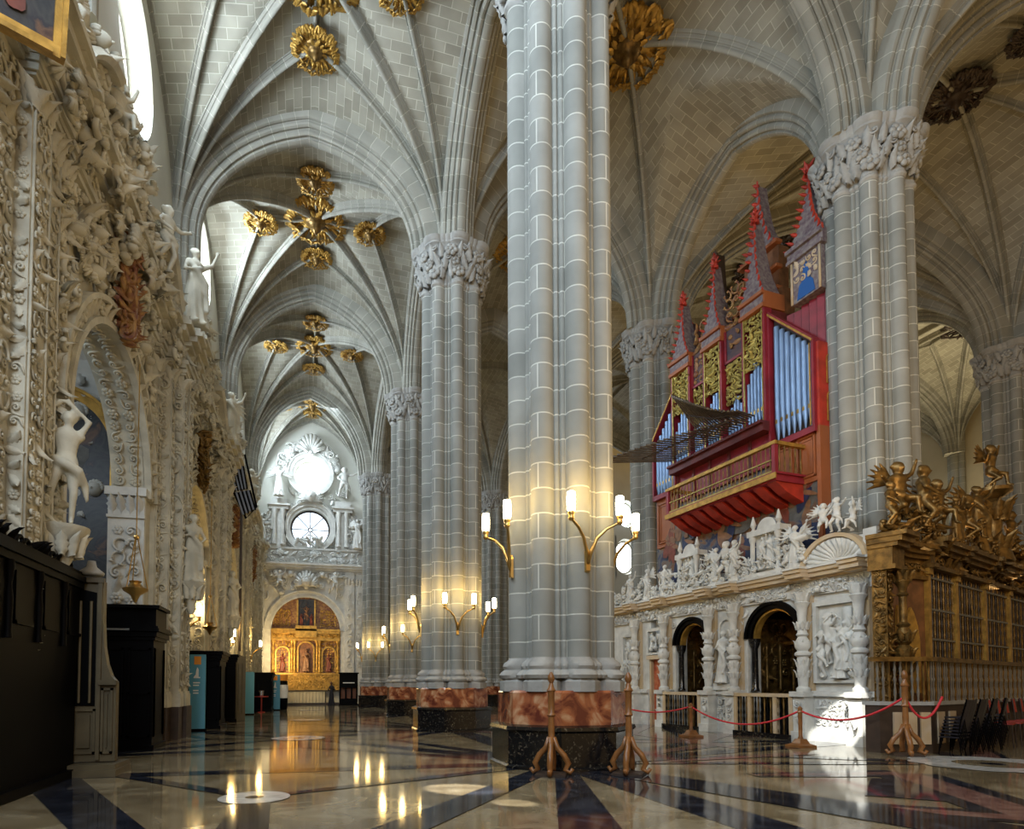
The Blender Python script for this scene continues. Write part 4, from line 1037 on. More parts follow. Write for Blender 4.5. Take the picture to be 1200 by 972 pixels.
for x in (-1.75, 1.75): carve(m, (cx+x-.6, gy, 4.45), FXx, UZ, 1.2, .5, .26, 1, rn, 'vl'); carve(m, (cx+x-.7, gy, 6.1), FXx, UZ, 1.3, 1.3, .22, .95, rn, 'vlrc'); carve(m, (cx+x-.75, gy, 2.5), FXx, UZ, 1.4, 1.9, .2, .9, rn, 'vlr', dep=.5)
m.build('gilded_carving', gold, t, True)
m = M(); m.bb(cx-.6, cx+.6, gy-.06, gy-.02, 6.1, 8.2); p = m.build('crucifixion_panel', pdark, t)
m = M(); m.bb(cx-.04, cx+.04, gy-.14, gy-.06, 6.2, 7.9); m.bb(cx-.42, cx+.42, gy-.14, gy-.06, 7.45, 7.53); m.build('cross', darkw, p)
m = M(); fstamp(m, 'atlas', (cx, gy-.2, 6.5), 0, .6); m.build('crucified_figure', flesh, p, True)
m = M(); fstamp(m, 'saint', (cx-.38, gy-.18, 6.12), .4, .55); fstamp(m, 'saint2', (cx+.38, gy-.18, 6.12), -.4, .55); m.build('mourning_figures', pred, p, True)
t = empty('altar_table', (cx-.05, FY-1.6, 0), 0, 'altar table with pleated cream cloth before the gilded altarpiece', 'altar')
m = M(); m.bb(-1.6, 1.6, -.4, .4, .12, 1.0); m.bb(-1.7, 1.7, -.5, .45, 1.0, 1.08); m.build('table', oak, t)
m = M(); m.grid(lambda u, v: (u, -.46-.03*math.sin(u*26)*(1-v), .14+v*.88), [-1.5+3*i/120 for i in range(121)], [0, .5, 1]); m.build('pleated_cloth', mat('cream_altar_cloth', (.72, .62, .40), .9), t, True)
m = M(); m.bb(-3, 3, -.9, .9, 0, .12); m.build('step', darkw, t)
for i in range(1):
    l = bpy.data.lights.new('added_altar_light', 'AREA'); l.size = 1.5; l.energy = 200; l.color = (1, .72, .35); o = bpy.data.objects.new('added_altar_light', l); col.objects.link(o); o.location = (cx-2.0, FY-3.2, 3.4); o.rotation_euler = (Vector((cx, FY, 5.0))-o.location).to_track_quat('-Z', 'Y').to_euler()  # area light added to warm and model the altarpiece, no fixture
# organ-side far clutter ----------------------------------------------------
def totem(x, y, w_, h, label, lettering=True, rz=0):
    t = empty('information_totem', (x, y, 0), rz, label, 'information sign', 'blue information totems')
    m = M(); m.loft([[(-w_/2*k, -.06, z), (w_/2*k, -.06, z), (w_/2*k, .06, z), (-w_/2*k, .06, z)] for k, z in ((1, .06), (1, h-.06), (.96, h))]); m.build('panel', blue, t)
    m = M(); m.bb(-w_/2-.04, w_/2+.04, -.15, .15, 0, .06); m.build('base', blackw, t)
    if lettering:
        m = M(); m.bb(-w_*.2, w_*.22, -.068, -.06, h-.33, h-.06); m.build('orange_symbol', orange, t)
        m = M(); m.loft([[(-.11, z, h-.78), (.09, z, h-.78), (.09, z, h-.74), (.04, z, h-.74), (.04, z, h-.5), (0, z, h-.42), (-.03, z, h-.5), (-.05, z, h-.66), (-.11, z, h-.74)] for z in (-.066, -.06)]); m.build('white_pictogram', wht, t)
        for i, ln in enumerate((.30, .26, 0, .24, .24)):
            if ln: m = M(); m.bb(-w_*.25, -w_*.25+ln*.7, -.066, -.06, h-.95-.085*i, h-.91-.085*i); 
            if ln: m.build('text_line', wht, t)
    return t
totem(-3.72, 22.0, .50, 2.5, 'nearest and largest blue information totem on the left side')
totem(-3.12, 33.0, .42, 2.15, 'slim plain blue totem before the black kiosk at the left', False)
totem(-2.2, 38.5, .55, 2.1, 'blue totem with orange top nearest to the far altar')
t = empty('round_display', (-1.78, 39.3, 0), 0, 'dark rounded display column with orange top beside the farthest totem', 'display'); m = M(); m.lathe([(.22, 0), (.25, .1), (.28, 1.0), (.26, 1.7), (.2, 1.75)], n=16); m.build('column', blackw, t, True); m = M(); m.lathe([(.27, 1.75), (.27, 2.1), (.2, 2.12)], n=16); m.build('orange_top', orange, t); m = M(); m.lathe([(.285, .7), (.29, 1.1), (.285, 1.5)], n=16); m.build('white_band', wht, t)
def cabinet(name, label, x0, x1, y0, y1, h, cat='cabinet', corn=.12, mtl=blackw, panels=2):
    t = empty(name, ((x0+x1)/2, (y0+y1)/2, 0), 0, label, cat); w_, d = (x1-x0), (y1-y0)
    m = M(); m.bb(-w_/2, w_/2, -d/2, d/2, .1, h-.3); m.build('body', mtl, t)
    m = M(); m.bb(-w_/2-.05, w_/2+.05, -d/2-.05, d/2+.05, 0, .12); m.build('plinth', mtl, t)
    m = M()
    for k, (z0, z1, o_) in enumerate(((h-.32, h-.24, .04), (h-.24, h-.12, corn*.6), (h-.12, h-.05, corn), (h-.05, h, corn*.8))): m.bb(-w_/2-o_, w_/2+o_, -d/2-o_, d/2+o_, z0, z1)
    m.build('cornice', mtl, t)
    for k in range(panels):
        m = M(); a = -w_/2+w_*(k+.08)/panels; b = -w_/2+w_*(k+.92)/panels
        for x0_, x1_, z0, z1 in ((a, a+.05, .3, h-.5), (b-.05, b, .3, h-.5), (a, b, .3, .35), (a, b, h-.55, h-.5), (a, b, h*.45, h*.45+.05)): m.bb(x0_, x1_, -d/2-.03, -d/2, z0, z1)
        for y0_, y1_ in ((-d/2+.08, -d/2+.13), (d/2-.13, d/2-.08)): m.bb(w_/2, w_/2+.03, y0_, y1_, .3, h-.5)
        m.build('raised_moulding', mtl, t)
    return t
cabinet('confessional', 'tall black confessional behind the nearest blue totem', -4.35, -3.1, 22.5, 24.0, 2.65, 'confessional')
cabinet('confessional', 'black confessional in the second chapel entrance, left of the nearest totem', -4.7, -4.0, 20.4, 21.6, 3.0, 'confessional')
cabinet('confessional', 'plain black cabinet under the candle lamp, between the blue totems', -4.0, -3.1, 27.0, 28.6, 2.75, 'cabinet')
t = empty('door_leaf', (-2.95, 27.4, 0), rad(75), 'grey folding door leaf beside the plain black cabinet', 'door leaf'); m = M(); m.bb(-.45, .45, -.03, .03, 0, 2.7); m.build('leaf', oak, t); m = M(); m.bb(-.35, -.05, -.05, .05, .3, 2.4); m.bb(.05, .35, -.05, .05, .3, 2.4); m.build('raised_panel', oak, t)
cabinet('kiosk', 'low wide black kiosk with rounded top behind the slim blue totem', -3.9, -2.3, 36.5, 38.2, 2.2, 'kiosk')
t = empty('small_table', (-2.75, 35.6, 0), 0, 'small red pedestal table in front of the black kiosk', 'table')
m = M(); m.lathe([(.0, .82), (.36, .84), (.36, .88), (.0, .89)], n=20); m.build('tabletop', redb, t); m = M(); m.lathe([(.2, 0), (.2, .03), (.035, .06), (.035, .82)], n=12); m.build('pedestal_leg', redb, t)
t = empty('flower_pot', (-2.75, 35.6, .89), 0, 'small grey pot standing on the red table', 'pot'); m = M(); m.lathe([(.09, 0), (.13, .28), (.14, .3), (.11, .3)], n=14); m.build('pot', silver, t)
t = empty('booth', (2.5, 46.4, 0), 0, 'black booth with orange-backed openings right of the far altar', 'booth')
m = M(); m.bb(-.65, .65, -.4, .4, .1, .5); m.bb(-.65, .65, -.4, .4, 1.3, 2.3); 
for x in (-.6, -.2, .22, .6): m.bb(x-.05, x+.05, -.4, .4, .5, 1.3)
m.bb(-.7, .7, -.45, .45, 0, .1); m.bb(-.72, .72, -.48, .45, 2.3, 2.4); m.build('body', blackw, t)
m = M(); m.bb(-.6, .6, .1, .15, .5, 1.3); m.build('back_panel', orangep, t)
m = M(); m.bb(-.42, .42, -.41, -.4, 1.62, 1.68); m.build('white_text_strip', wht, t)
for x in (-.5,): pass
o = tmesh(F_SAINT2, 'person', mat('dark_clothes', (.012, .013, .02), .8)); o.location = (1.3, 46.6, 0); o.rotation_euler = (0, 0, 2.6); o.scale = (.85, .85, 1.0); tag(o, 'person in long dark clothes standing before the far altar', 'person')
m = M(); m.sphere((.045, -.02, 1.60), .088, 12, 9, (.8, .95, 1.1)); m.build('face', flesh, o, True)
m = M(); m.sphere((.045, .03, 1.63), .1, 12, 9, (.95, 1, 1.1)); m.build('hair', brown, o, True)
# ------------------------------------------------------------------ left foreground furniture
t = empty('confessional', (-4.05, 10.9, 0), 0, 'huge black wooden confessional filling the lower left edge', 'confessional')
m = M(); bp_ = [(-.1, .02), (.21, .02), (.21, 1.45), (.22, 1.7), (.23, 1.95), (.25, 2.3), (.25, 3.15), (-.1, 3.15)]; m.loft([[(x, yy, z) for x, z in bp_] for yy in (-3.2, .62)]); m.build('body', blackw, t)
m = M(); m.bb(-.1, .3, -3.2, .66, 3.1, 3.2); m.bb(-.1, .34, -3.2, .7, 3.2, 3.3); m.bb(-.1, .28, -3.2, .64, 3.3, 3.38); m.build('cornice', blackw, t)
m = M(); m.bb(-.1, .3, -3.2, .55, 0, .14); m.build('plinth', blackw, t)
m = M()
for y in (-1.9, -1.0, -.1): m = M(); m.lathe([(.05, 2.1), (.04, 2.2), (.05, 2.6), (.03, 2.8), (.06, 3.0), (.06, 3.1)], (.27, y, 0), 10); m.build('column', blackw, t, 'auto')
m = M()
for y in (-1.45, -.55, .35):
    m.bb(.25, .28, y-.28, y+.28, 2.3, 2.35)
    m.bb(.25, .28, y-.28, y-.22, 2.3, 3.0)
m.build('raised_moulding', blackw, t)
rnn = random.Random(9); m = M()
for i in range(16): stamp(m, rnn.choice(TL+TV), (.1, -2.9+.22*i, 3.42), (0, 1, 0), (1, 0, 0), .34, rnn.uniform(-.5, .5))
m.build('crest_carving', blackw, t, True)
# oak side screen
t = empty('carved_screen', (-3.66, 11.66, 0), 0, 'olive brown carved side panel with dark slots next to the black confessional', 'wooden screen')
def pan(m, pts, y0, y1): m.loft([[(x, y0, z) for x, z in pts], [(x, y1, z) for x, z in pts]])
m = M(); pan(m, [(-.62, .22), (.42, .22), (.42, 1.55), (.34, 1.65), (.27, 1.85), (.22, 2.15), (.2, 2.6), (.2, 3.25), (-.25, 3.35), (-.28, 2.4), (-.33, 2.0), (-.42, 1.7), (-.62, 1.55)], -.08, .08); m.build('side_panel', oak, t)
m = M()
for a, b, c, d in ((-.58, -.36, .35, 1.45), (.2, .38, .35, 1.45), (-.24, .12, .35, 1.1)):
    for x0, x1, z0, z1 in ((a, a+.04, c, d), (b-.04, b, c, d), (a, b, c, c+.04), (a, b, d-.04, d), (a+.08, b-.08, c+.1, d-.1)): m.bb(x0, x1, -.115, -.08, z0, z1)
m.bb(-.64, -.3, -.16, -.08, 1.5, 1.58); m.bb(.16, .44, -.16, -.08, 1.5, 1.58); m.bb(-.3, .22, -.14, -.08, 3.22, 3.3)
m.bb(-.3, -.24, -.13, -.08, .25, 3.3); m.bb(.13, .19, -.13, -.08, .25, 3.3); m.build('moulding', oak, t)
m = M(); pan(m, [(-.2, 1.15), (.1, 1.15), (.1, 3.05), (-.2, 3.12)], -.1, -.085); m.build('dark_opening', blackw, t)
m = M(); 
for x in (-.13, .03): m.lathe([(.02, 1.2), (.025, 2.9)], (x, -.13, 0), 8)
m.build('slot_bar', oak, t)
m = M(); m.lathe([(.18, 3.35), (.2, 3.4), (.08, 3.5), (.06, 3.6)], (-.02, 0, 0), 14); m.build('finial', plain, t, True)
t = empty('wooden_step', (-3.62, 11.5, 0), 0, 'low brown wooden step under the carved side panel', 'step'); m = M(); m.bb(-.5, .5, -.3, .6, 0, .12); m.bb(-.5, .48, -.25, .6, .12, .2); m.build('platform', oak, t)
cf = cabinet('confessional', 'black confessional with pale ledge under the carved white pilaster', -4.75, -3.6, 15.6, 16.7, 2.85, 'confessional', .14)
m = M(); m.bb(-.62, .62, -.55, .5, 2.85, 3.3); m.bb(-.7, .7, -.62, .5, 3.26, 3.34); m.build('upper_box', blackw, cf)
m = M(); m.bb(-.66, .1, -.7, -.62, 2.74, 2.78); m.build('pale_ledge', silver, cf)
# small shrine picture seen between the confessionals
t = empty('notice_stand', (-4.62, 15.0, 0), 0, 'small orange and white notice stand between the two confessionals', 'notice'); m = M(); m.bb(-.16, .16, -.03, .03, .6, 1.35); m.build('board', wht, t); m = M(); m.bb(.04, .16, -.05, -.03, .6, 1.4); m.build('orange_strip', orange, t); m = M(); m.lathe([(.1, 0), (.1, .03), (.02, .05), (.02, .6)], n=8); m.build('stand', blackw, t)
m = M(); m.sphere((0, 0, 1.72), .1, 10, 8); m.build('orange_ball', orange, t, True)
# hanging lamps in chapels
def hang(x, y, z, top, label, s=1.):
    t = empty('hanging_lamp', (x, y, z), 0, label, 'hanging lamp'); m = M(); m.lathe([(.02, -.28), (.05, -.22), (.1, -.12), (.24, -.03), (.26, .02), (.16, .06), (.1, .14), (.13, .18)], n=16); m.build('bowl', bmet, t, 'auto')
    m = M()
    for k in range(3): m.tube([(.24*math.cos(2.1*k), .24*math.sin(2.1*k), .02), (.03*math.cos(2.1*k), .03*math.sin(2.1*k), 1.1)], .012, 4)
    m.sphere((0, 0, 1.14), .06, 8, 6); m.tube([(0, 0, 1.1), (0, 0, top-z)], .012, 4); m.build('chain', bmet, t)
    t.scale = (s, s, 1); return t
hang(-3.75, 14.6, 3.55, 8.5, 'brass hanging lamp in front of the nearest chapel pilaster', 1.0)
hang(-3.7, 24.2, 3.6, 8.4, 'brass hanging lamp in front of the second chapel')
# dark lattice banner
t = empty('lattice_banner', (-3.3, 29.2, 0), rad(20), 'dark slatted diamond-shaped frame on a tall pole by the third chapel', 'banner')
bsl = mat('blue_grey_slats', (.20, .24, .33), .35, .3)
for k in range(5):
    for q_, mt in ((0, bsl), (.075, blackw)):
        a, b = (-.72+.17*k+q_, 11.15+.13*k), (-.32+.13*k+q_, 10.15+.05*k); m = M(); m.prism([a, (a[0]+.075, a[1]+.05), (b[0]+.075, b[1]), b], lambda x, y, w: (x, w, y), -.05, .05); m.build('slat', mt, t)
for k in range(4):
    for q_, mt in ((0, bsl), (.08, blackw)):
        a, b = (-.2+.17*k+q_, 10.1+.06*k), (.12+.15*k+q_, 9.15+.1*k); m = M(); m.prism([a, (a[0]+.08, a[1]+.04), (b[0]+.08, b[1]), b], lambda x, y, w: (x, w, y), -.05, .05); m.build('slat', mt, t)
m = M(); m.tube([(-.75, 0, 11.1), (.3, 0, 9.0), (.75, 0, 9.6), (.2, 0, 11.9), (-.75, 0, 11.1)], .05, 6); m.build('frame', blackw, t)
m = M(); m.tube([(.1, .05, 3), (.1, .05, 10.4)], .06, 8); m.build('pole', darkw, t)
# tall candle stands ------------------------------------------------------
def candlestand(x, y, s, label, rz=0.):
    t = empty('candle_stand', (x, y, 0), rz, label, 'candle stand', 'tall wooden scroll-footed stands'); t.scale = (s,)*3
    m = M(); m.lathe([(.05, .5), (.075, .55), (.05, .6), (.055, .75), (.045, .95), (.075, .98), (.05, 1.02), (.055, 1.35), (.08, 1.38), (.05, 1.42), (.03, 1.5), (.06, 1.56), (.05, 1.62), (.015, 1.68)], n=12); m.build('shaft', mat('turned_oak', (.27, .11, .03), .35, noise=(6, .4)) if 'turned_oak' not in MATS else MATS['turned_oak'], t, 'auto')
    for k in range(4):
        a = PI/4+PI/2*k; c, s_ = math.cos(a), math.sin(a); m = M(); pts = [(.04, .62), (.09, .45), (.2, .33), (.27, .2), (.22, .1), (.3, .05), (.34, .12)]; m.tube([(c*r_, s_*r_, z) for r_, z in pts], [.035, .045, .05, .05, .045, .04, .03], 7); m.build('scroll_foot', MATS['turned_oak'], t, True)
    m = M(); m.lathe([(.34, 0), (.34, .04), (.1, .06)], n=4); m.build('base', darkw, t)
candlestand(3.85, 9.75, 1.02, 'turned wooden stand in front of the left face of the nearest pillar', .3)
candlestand(5.15, 9.55, 1.02, 'turned wooden stand at the right edge of the nearest pillar base', .1)
candlestand(12.2, 10.7, 1.08, 'turned wooden stand at the gilded corner, holding the red rope end', .2)
# stanchions and ropes
def stanchion(x, y, label):
    t = empty('rope_stanchion', (x, y, 0), 0, label, 'rope stanchion', 'bronze rope stanchions'); m = M(); m.lathe([(.05, .1), (.07, .2), (.045, .26), (.05, .8), (.07, .84), (.05, .88), (.06, .93), (.02, .98)], n=12); m.build('post', MATS['turned_oak'], t, 'auto')
    m = M(); m.loft([[(-r_, -r_, z), (r_, -r_, z), (r_, r_, z), (-r_, r_, z)] for r_, z in ((.24, 0), (.24, .05), (.14, .09), (.09, .2))]); m.build('base', MATS['turned_oak'], t); return t
sp = [(10.6, 16.0), (11.45, 12.8)]
stanchion(*sp[0], 'rope stanchion before the second arch railing of the screen'); stanchion(*sp[1], 'rope stanchion before the large dark arch of the screen')
def ropeb(a, b, za, zb, sag, label, r_=.024):
    m = M(); m.tube([(a[0]+(b[0]-a[0])*i/24, a[1]+(b[1]-a[1])*i/24, za+(zb-za)*i/24-sag*4*(i/24)*(1-i/24)) for i in range(25)], r_, 8); tag(m.build('velvet_rope', rope, None, True), label, 'rope')
ropeb((9.6, 19.9), sp[0], 1.15, .88, .35, 'red rope from behind the nearest pillar to the first stanchion')
ropeb(sp[0], sp[1], .88, .88, .42, 'red rope sagging between the two stanchions')
ropeb(sp[1], (12.2, 10.7), .88, 1.25, .35, 'red rope from the stanchion to the stand at the gilded corner')
ropeb((12.2, 10.7), (12.95, 10.5), 1.25, 1.25, .45, 'short red rope hanging right of the stand at the gilded corner')
# ------------------------------------------------------------------ choir screen (local: +x away, +y towards the aisle)
SA = (13.4, 12.2); SB = (12.2, 22.9); SRZ = math.atan2(SB[1]-SA[1], SB[0]-SA[0])
scw = mat('screen_alabaster', (.66, .66, .62), .55, noise=(3, .25), bump=(20, .35, .012))
LX, LY = Vector((-1, 0, 0)), Vector((0, 1, 0))     # carve(): in-plane right as seen from the aisle is -x
def scarve(m, x0, x1, z0, z1, y, s, rn, kinds='vlrc', dens=.95, dep=1.): carve(m, (x1, y, z0), LX, UZ, x1-x0, z1-z0, s, dens, rn, kinds, dep=dep)
t = empty('choir_screen', (*SA, 0), SRZ, 'long carved white stone choir screen with arches and honey-coloured cornice', 'choir screen'); SCR = t
rn = random.Random(31)
def arc2(xc, r, zs, n=20): return [(xc-r*math.cos(PI*i/n), zs+r*math.sin(PI*i/n)) for i in range(n+1)]
XE = 11.6; arches = [(3.35, .97, 2.9), (6.8, .86, 2.9)]
m = M(); cur = -.1
for xc, r, zs in arches:
    m.bb(cur, xc-r, -.5, 0, 0, 4.6); a_ = arc2(xc, r, zs)
    for i in range(20):
        a, b = a_[i], a_[i+1]; m.add([(a[0], 0, a[1]), (b[0], 0, b[1]), (b[0], 0, 4.6), (a[0], 0, 4.6), (a[0], -.5, a[1]), (b[0], -.5, b[1])], [(3, 2, 1, 0), (1, 5, 4, 0)])
    cur = xc+r
m.bb(cur, 8.25, -.5, 0, 0, 4.6); m.bb(8.25, 9.05, -.5, -.25, 2.5, 4.6); m.bb(9.05, XE, -.5, 0, 0, 4.6); m.build('wall_panel', scw, t)
cols = [.48, 2.12, 4.62, 5.72, 7.98, 9.72]
m = M()
segs = [(-.1, 2.32), (4.4, 5.93), (7.75, 8.2), (9.1, XE)]
for a, b in segs:
    m.bb(a, b, 0, .14, 0, .3); m.bb(a, b, 0, .1, .3, 1.2); m.bb(a, b, 0, .2, 1.2, 1.28); m.bb(a, b, 0, .16, 1.28, 1.34)
for c in cols: m.bb(c-.22, c+.22, 0, .52, 0, .25); m.bb(c-.18, c+.18, 0, .46, .25, 1.18); m.bb(c-.23, c+.23, 0, .54, 1.18, 1.32)
m.build('plinth', scw, t)
m = M(); scarve(m, .75, 1.85, .42, 1.1, .1, .15, rn, 'vlc'); scarve(m, 4.85, 5.5, .4, 1.1, .1, .25, rn); scarve(m, 9.95, 11, .4, 1.1, .1, .26, rn)
for c in cols: scarve(m, c-.12, c+.12, .4, 1.1, .46, .22, rn, 'vl')
m.build('plinth_carving', scw, t, True)
for c in cols:
    m = M(); m.lathe([(.17, 1.32), (.18, 1.4), (.12, 1.46), (.13, 1.6), (.15, 2.0), (.14, 2.25), (.2, 2.3), (.2, 2.36), (.13, 2.42), (.19, 2.52), (.2, 2.64), (.14, 2.74), (.11, 2.8), (.16, 2.86), (.12, 2.92), (.11, 3.3), (.14, 3.6), (.2, 3.72), (.14, 3.76), (.18, 3.9), (.2, 4.0)], (c, .27, 0), 18)
    cc = m.build('baluster_column', scw, t, 'auto'); m = M()
    for k in range(8):
        a = PI*k/4; 
        for z, s in ((1.8, .2), (2.1, .2), (2.6, .2), (3.1, .22), (3.85, .26)): stamp(m, TL[k % 2], (c+.15*math.cos(a), .27+.15*math.sin(a), z), (-math.sin(a), math.cos(a), 0), (math.cos(a), math.sin(a), .1), s, 0, dep=.8)
    m.build('leaf_carving', scw, cc, True)
    m = M(); m.bb(c-.16, c+.16, 0, .12, 1.34, 4.0); m.build('pilaster_strip', cornst, t)
m = M(); m.bb(-.1, XE, 0, .08, 3.92, 4.32); fr_ = m.build('frieze', scw, t)
m = M(); scarve(m, -.1, XE, 3.95, 4.3, .08, .19, rn, 'vlrch'); m.build('frieze_carving', scw, fr_, True)
m = M()
for z0, z1, d in ((4.32, 4.38, .16), (4.38, 4.5, .3), (4.5, 4.6, .36)): 
    m.bb(-.1, XE, -.5, d, z0, z1)
    for c in cols: m.bb(c-.22-d*.15, c+.22+d*.15, 0, d+.28, z0+.004, z1+.004)
m.build('cornice', cornst, t)
m = M(); m.bb(-.1, XE, .3, .4, 4.6, 4.66)
for c in cols: m.bb(c-.3, c+.3, .3, .68, 4.6, 4.66)
m.build('cornice_lip', whites, t)
# dark arches
for k, (xc, r, zs) in enumerate(arches):
    m = M()
    for r0, r1, d in ((r-.14, r-.02, .02), (r-.02, r+.08, .08)):
        m.loft([[(xc+q*math.cos(a), y, zs+q*math.sin(a)) for q, y in ((r0, -.3), (r0, d), (r1, d), (r1, -.3))] for a in [PI*i/20 for i in range(21)]])
    m.build('dark_archivolt', blackw, t, 'auto')
    m = M(); m.loft([[(xc+q*math.cos(a), y, zs+q*math.sin(a)) for q, y in ((r-.2, -.3), (r-.2, -.08), (r-.14, -.08), (r-.14, -.3))] for a in [PI*i/20 for i in range(21)]]); m.build('gilded_bead', gold, t)
    for s in (-1, 1):
        m = M(); m.lathe([(.14, 1.3), (.1, 1.4), (.09, 2.6), (.15, 2.72), (.18, 2.9)], (xc+s*(r-.12), -.15, 0), 12); m.build('dark_column', marb, t, 'auto')
    # chapel room with gilded altar inside
    m = M(); x0, x1 = xc-r-.5, xc+r+.8
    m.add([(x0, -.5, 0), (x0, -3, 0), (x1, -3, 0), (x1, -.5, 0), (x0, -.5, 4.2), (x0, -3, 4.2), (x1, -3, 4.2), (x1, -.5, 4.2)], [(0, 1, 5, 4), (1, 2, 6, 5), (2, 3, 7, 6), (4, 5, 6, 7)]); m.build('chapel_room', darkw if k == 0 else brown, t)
    m = M(); m.bb(x1-.4, x1-.05, -2.9, -.8, .9, 3.6); al = m.build('inner_altarpiece', dgold, t)
    m = M()
    for q in range(4): m.lathe([(.07, 1.3), (.05, 1.4), (.06, 2.6), (.09, 2.8)], (x1-.5, -2.7+.55*q, 0), 8)
    carve(m, (x1-.4, -.9, 1.0), (0, -1, 0), UZ, 1.9, 2.5, .35, .9, rn, 'vlrc'); m.build('gilded_carving', dgold, al, True)
# niche statue
m = M(); n = 12; xc, r, zs = 5.15, .27, 3.3
m.loft([[(xc+q*math.cos(a), y, (zs if 0 <= i <= 12 else zs)+q*math.sin(a)) for q, y in ((r, 0), (r, .06), (r+.08, .06), (r+.08, 0))] for i, a in enumerate([PI*j/12 for j in range(13)])])
m.bb(xc-r-.08, xc-r, 0, .06, 1.5, zs); m.bb(xc+r, xc+r+.08, 0, .06, 1.5, zs); m.bb(xc-.4, xc+.4, 0, .25, 1.34, 1.55); m.build('niche_frame', scw, t)
def spt(x, y): c, s = math.cos(SRZ), math.sin(SRZ); return (SA[0]+x*c-y*s, SA[1]+x*s+y*c)
FZ = SRZ-PI/2  # rotation turning a -Y facing figure towards the aisle
def sfig(key, x, z, s, label, y=.18, rz=0., mtl=None):
    p = spt(x, y); return figure(FIGS[key], key, mtl or scw, (p[0], p[1], z), SRZ+PI+rz, s, label)
sfig('saint2', 5.15, 1.56, .98, 'white stone saint in the narrow niche between the two dark arches')
# relief panels
def relief(x0, x1, z0, z1, seed, figs, lab=None):
    m = M(); w_ = .07
    for a, b, c, d in ((x0-w_*1.6, x0, z0-w_, z1+w_*1.6), (x1, x1+w_*1.6, z0-w_, z1+w_*1.6), (x0, x1, z1, z1+w_*1.6), (x0, x1, z0-w_, z0)): m.bb(a, b, 0, .12, c, d)
    f = m.build('relief_frame', whites, t); m = M(); rr = random.Random(seed)
    for i in range(figs): fstamp(m, rr.choice(['saint', 'saint2', 'putto2', 'atlas']), (x0+(x1-x0)*(i+.6)/(figs+.3), .05, z0+rr.uniform(0, .25)*(z1-z0)), PI+rr.uniform(-.7, .7), (z1-z0)*rr.uniform(.33, .42))
    m.bb(x0+.1, x0+.35, 0, .08, z0+(z1-z0)*.55, z1-.1); m.bb(x1-.4, x1-.2, 0, .1, z0+(z1-z0)*.5, z1-.2); scarve(m, x0, x1, z0, z0+.3, .02, .25, rr, 'lb'); m.build('relief_figures', scw, f, True)
relief(.74, 1.82, 1.62, 3.6, 1, 6); relief(8.3, 9.1, 2.7, 3.5, 2, 3); relief(9.95, 10.7, 1.6, 3.4, 3, 3)
m = M(); m.bb(8.25, 9.05, -.3, -.08, 0, 2.45); dd = m.build('jasper_panel', redcol, t)
m = M(); m.bb(8.15, 9.15, -.1, .15, 2.45, 2.6); m.bb(8.2, 8.3, -.1, .05, 0, 2.45); m.bb(9.0, 9.1, -.1, .05, 0, 2.45); m.build('panel_surround', cornst, t)
m = M(); scarve(m, 2.3, 4.45, 3.0, 3.9, 0, .3, rn, 'vlh', .0)
for (xc, r, zs) in arches:
    for i in range(16):
        a = rad(20)+rad(140)*i/15; q = r+.3+.12*(i % 2); 
        if zs+q*math.sin(a) < 3.85: stamp(m, rn.choice(TL+TV), (xc+q*math.cos(a), 0, zs+q*math.sin(a)), LX, LY, .3, rn.uniform(0, 6))
m.build('spandrel_carving', scw, t, True)
# crest: aedicules
for k, (xc, zt, w_) in enumerate(((3.5, 6.5, .42), (6.85, 6.45, .38))):
    a = empty('aedicule', (*spt(xc, -.05), 4.6), SRZ, ('larger' if k == 0 else 'smaller')+' white columned tabernacle standing on the screen cornice, '+('nearer the organ cheek' if k == 0 else 'farther from the organ cheek'), 'tabernacle'); h = zt-4.6
    m = M(); m.bb(-w_, w_, -.15, .05, .2, h-.55); m.bb(-w_-.25, w_+.25, -.2, .25, 0, .22); m.bb(-w_-.2, w_+.2, -.2, .22, h-.55, h-.38); m.build('body', scw, a)
    for s in (-1, 1):
        m = M(); m.lathe([(.1, .22), (.1, .3), (.065, .35), (.07, h-.75), (.1, h-.65), (.1, h-.55)], (s*(w_+.05), .14, 0), 12); m.build('column', whites, a, 'auto')
        m = M(); m.lathe([(.08, h-.38), (.04, h-.3), (.09, h-.2), (.05, h-.05), (.015, h+.08)], (s*(w_+.05), .1, 0), 10); m.build('finial', scw, a, 'auto')
    m = M(); m.loft([[(w_*.85*math.cos(q), y, h-.38+w_*.8*math.sin(q)) for q in [PI*i/12 for i in range(13)]] for y in (-.1, .08)]); m.build('lunette', scw, a, 'auto')
    m = M(); fstamp(m, 'saint', (-.12, .06, .3), PI+.3, .62*h/1.9); fstamp(m, 'angel', (.14, .06, .3), PI-.3, .6*h/1.9); m.build('relief_figures', scw, a, True)
    m = M()
    for s in (-1, 1):
        for i in range(12): stamp(m, rn.choice(TL+TV+[TCS]), (s*(w_+.2+rn.uniform(.05, .7)), .1*rn.random(), .15+rn.uniform(0, 1)*(h-.7)*(1-.5*rn.random())), LX, LY, rn.uniform(.25, .45), rn.uniform(0, 6), dep=1.4)
    m.build('side_carving', scw, a, True)
a = empty('shell_lunette', (*spt(1.25, 0), 4.62), SRZ, 'white scallop-shell lunette on the cornice at the right end of the screen', 'lunette')
m = M(); rr_ = .85
m.loft([[(rr_*q*math.cos(p), y, .72*q*math.sin(p)*1.0) for q, y in ((1, -.1), (1, .2), (1.14, .22), (1.14, -.1))] for p in [PI*i/20 for i in range(21)]]); m.build('rim', cornst, a)
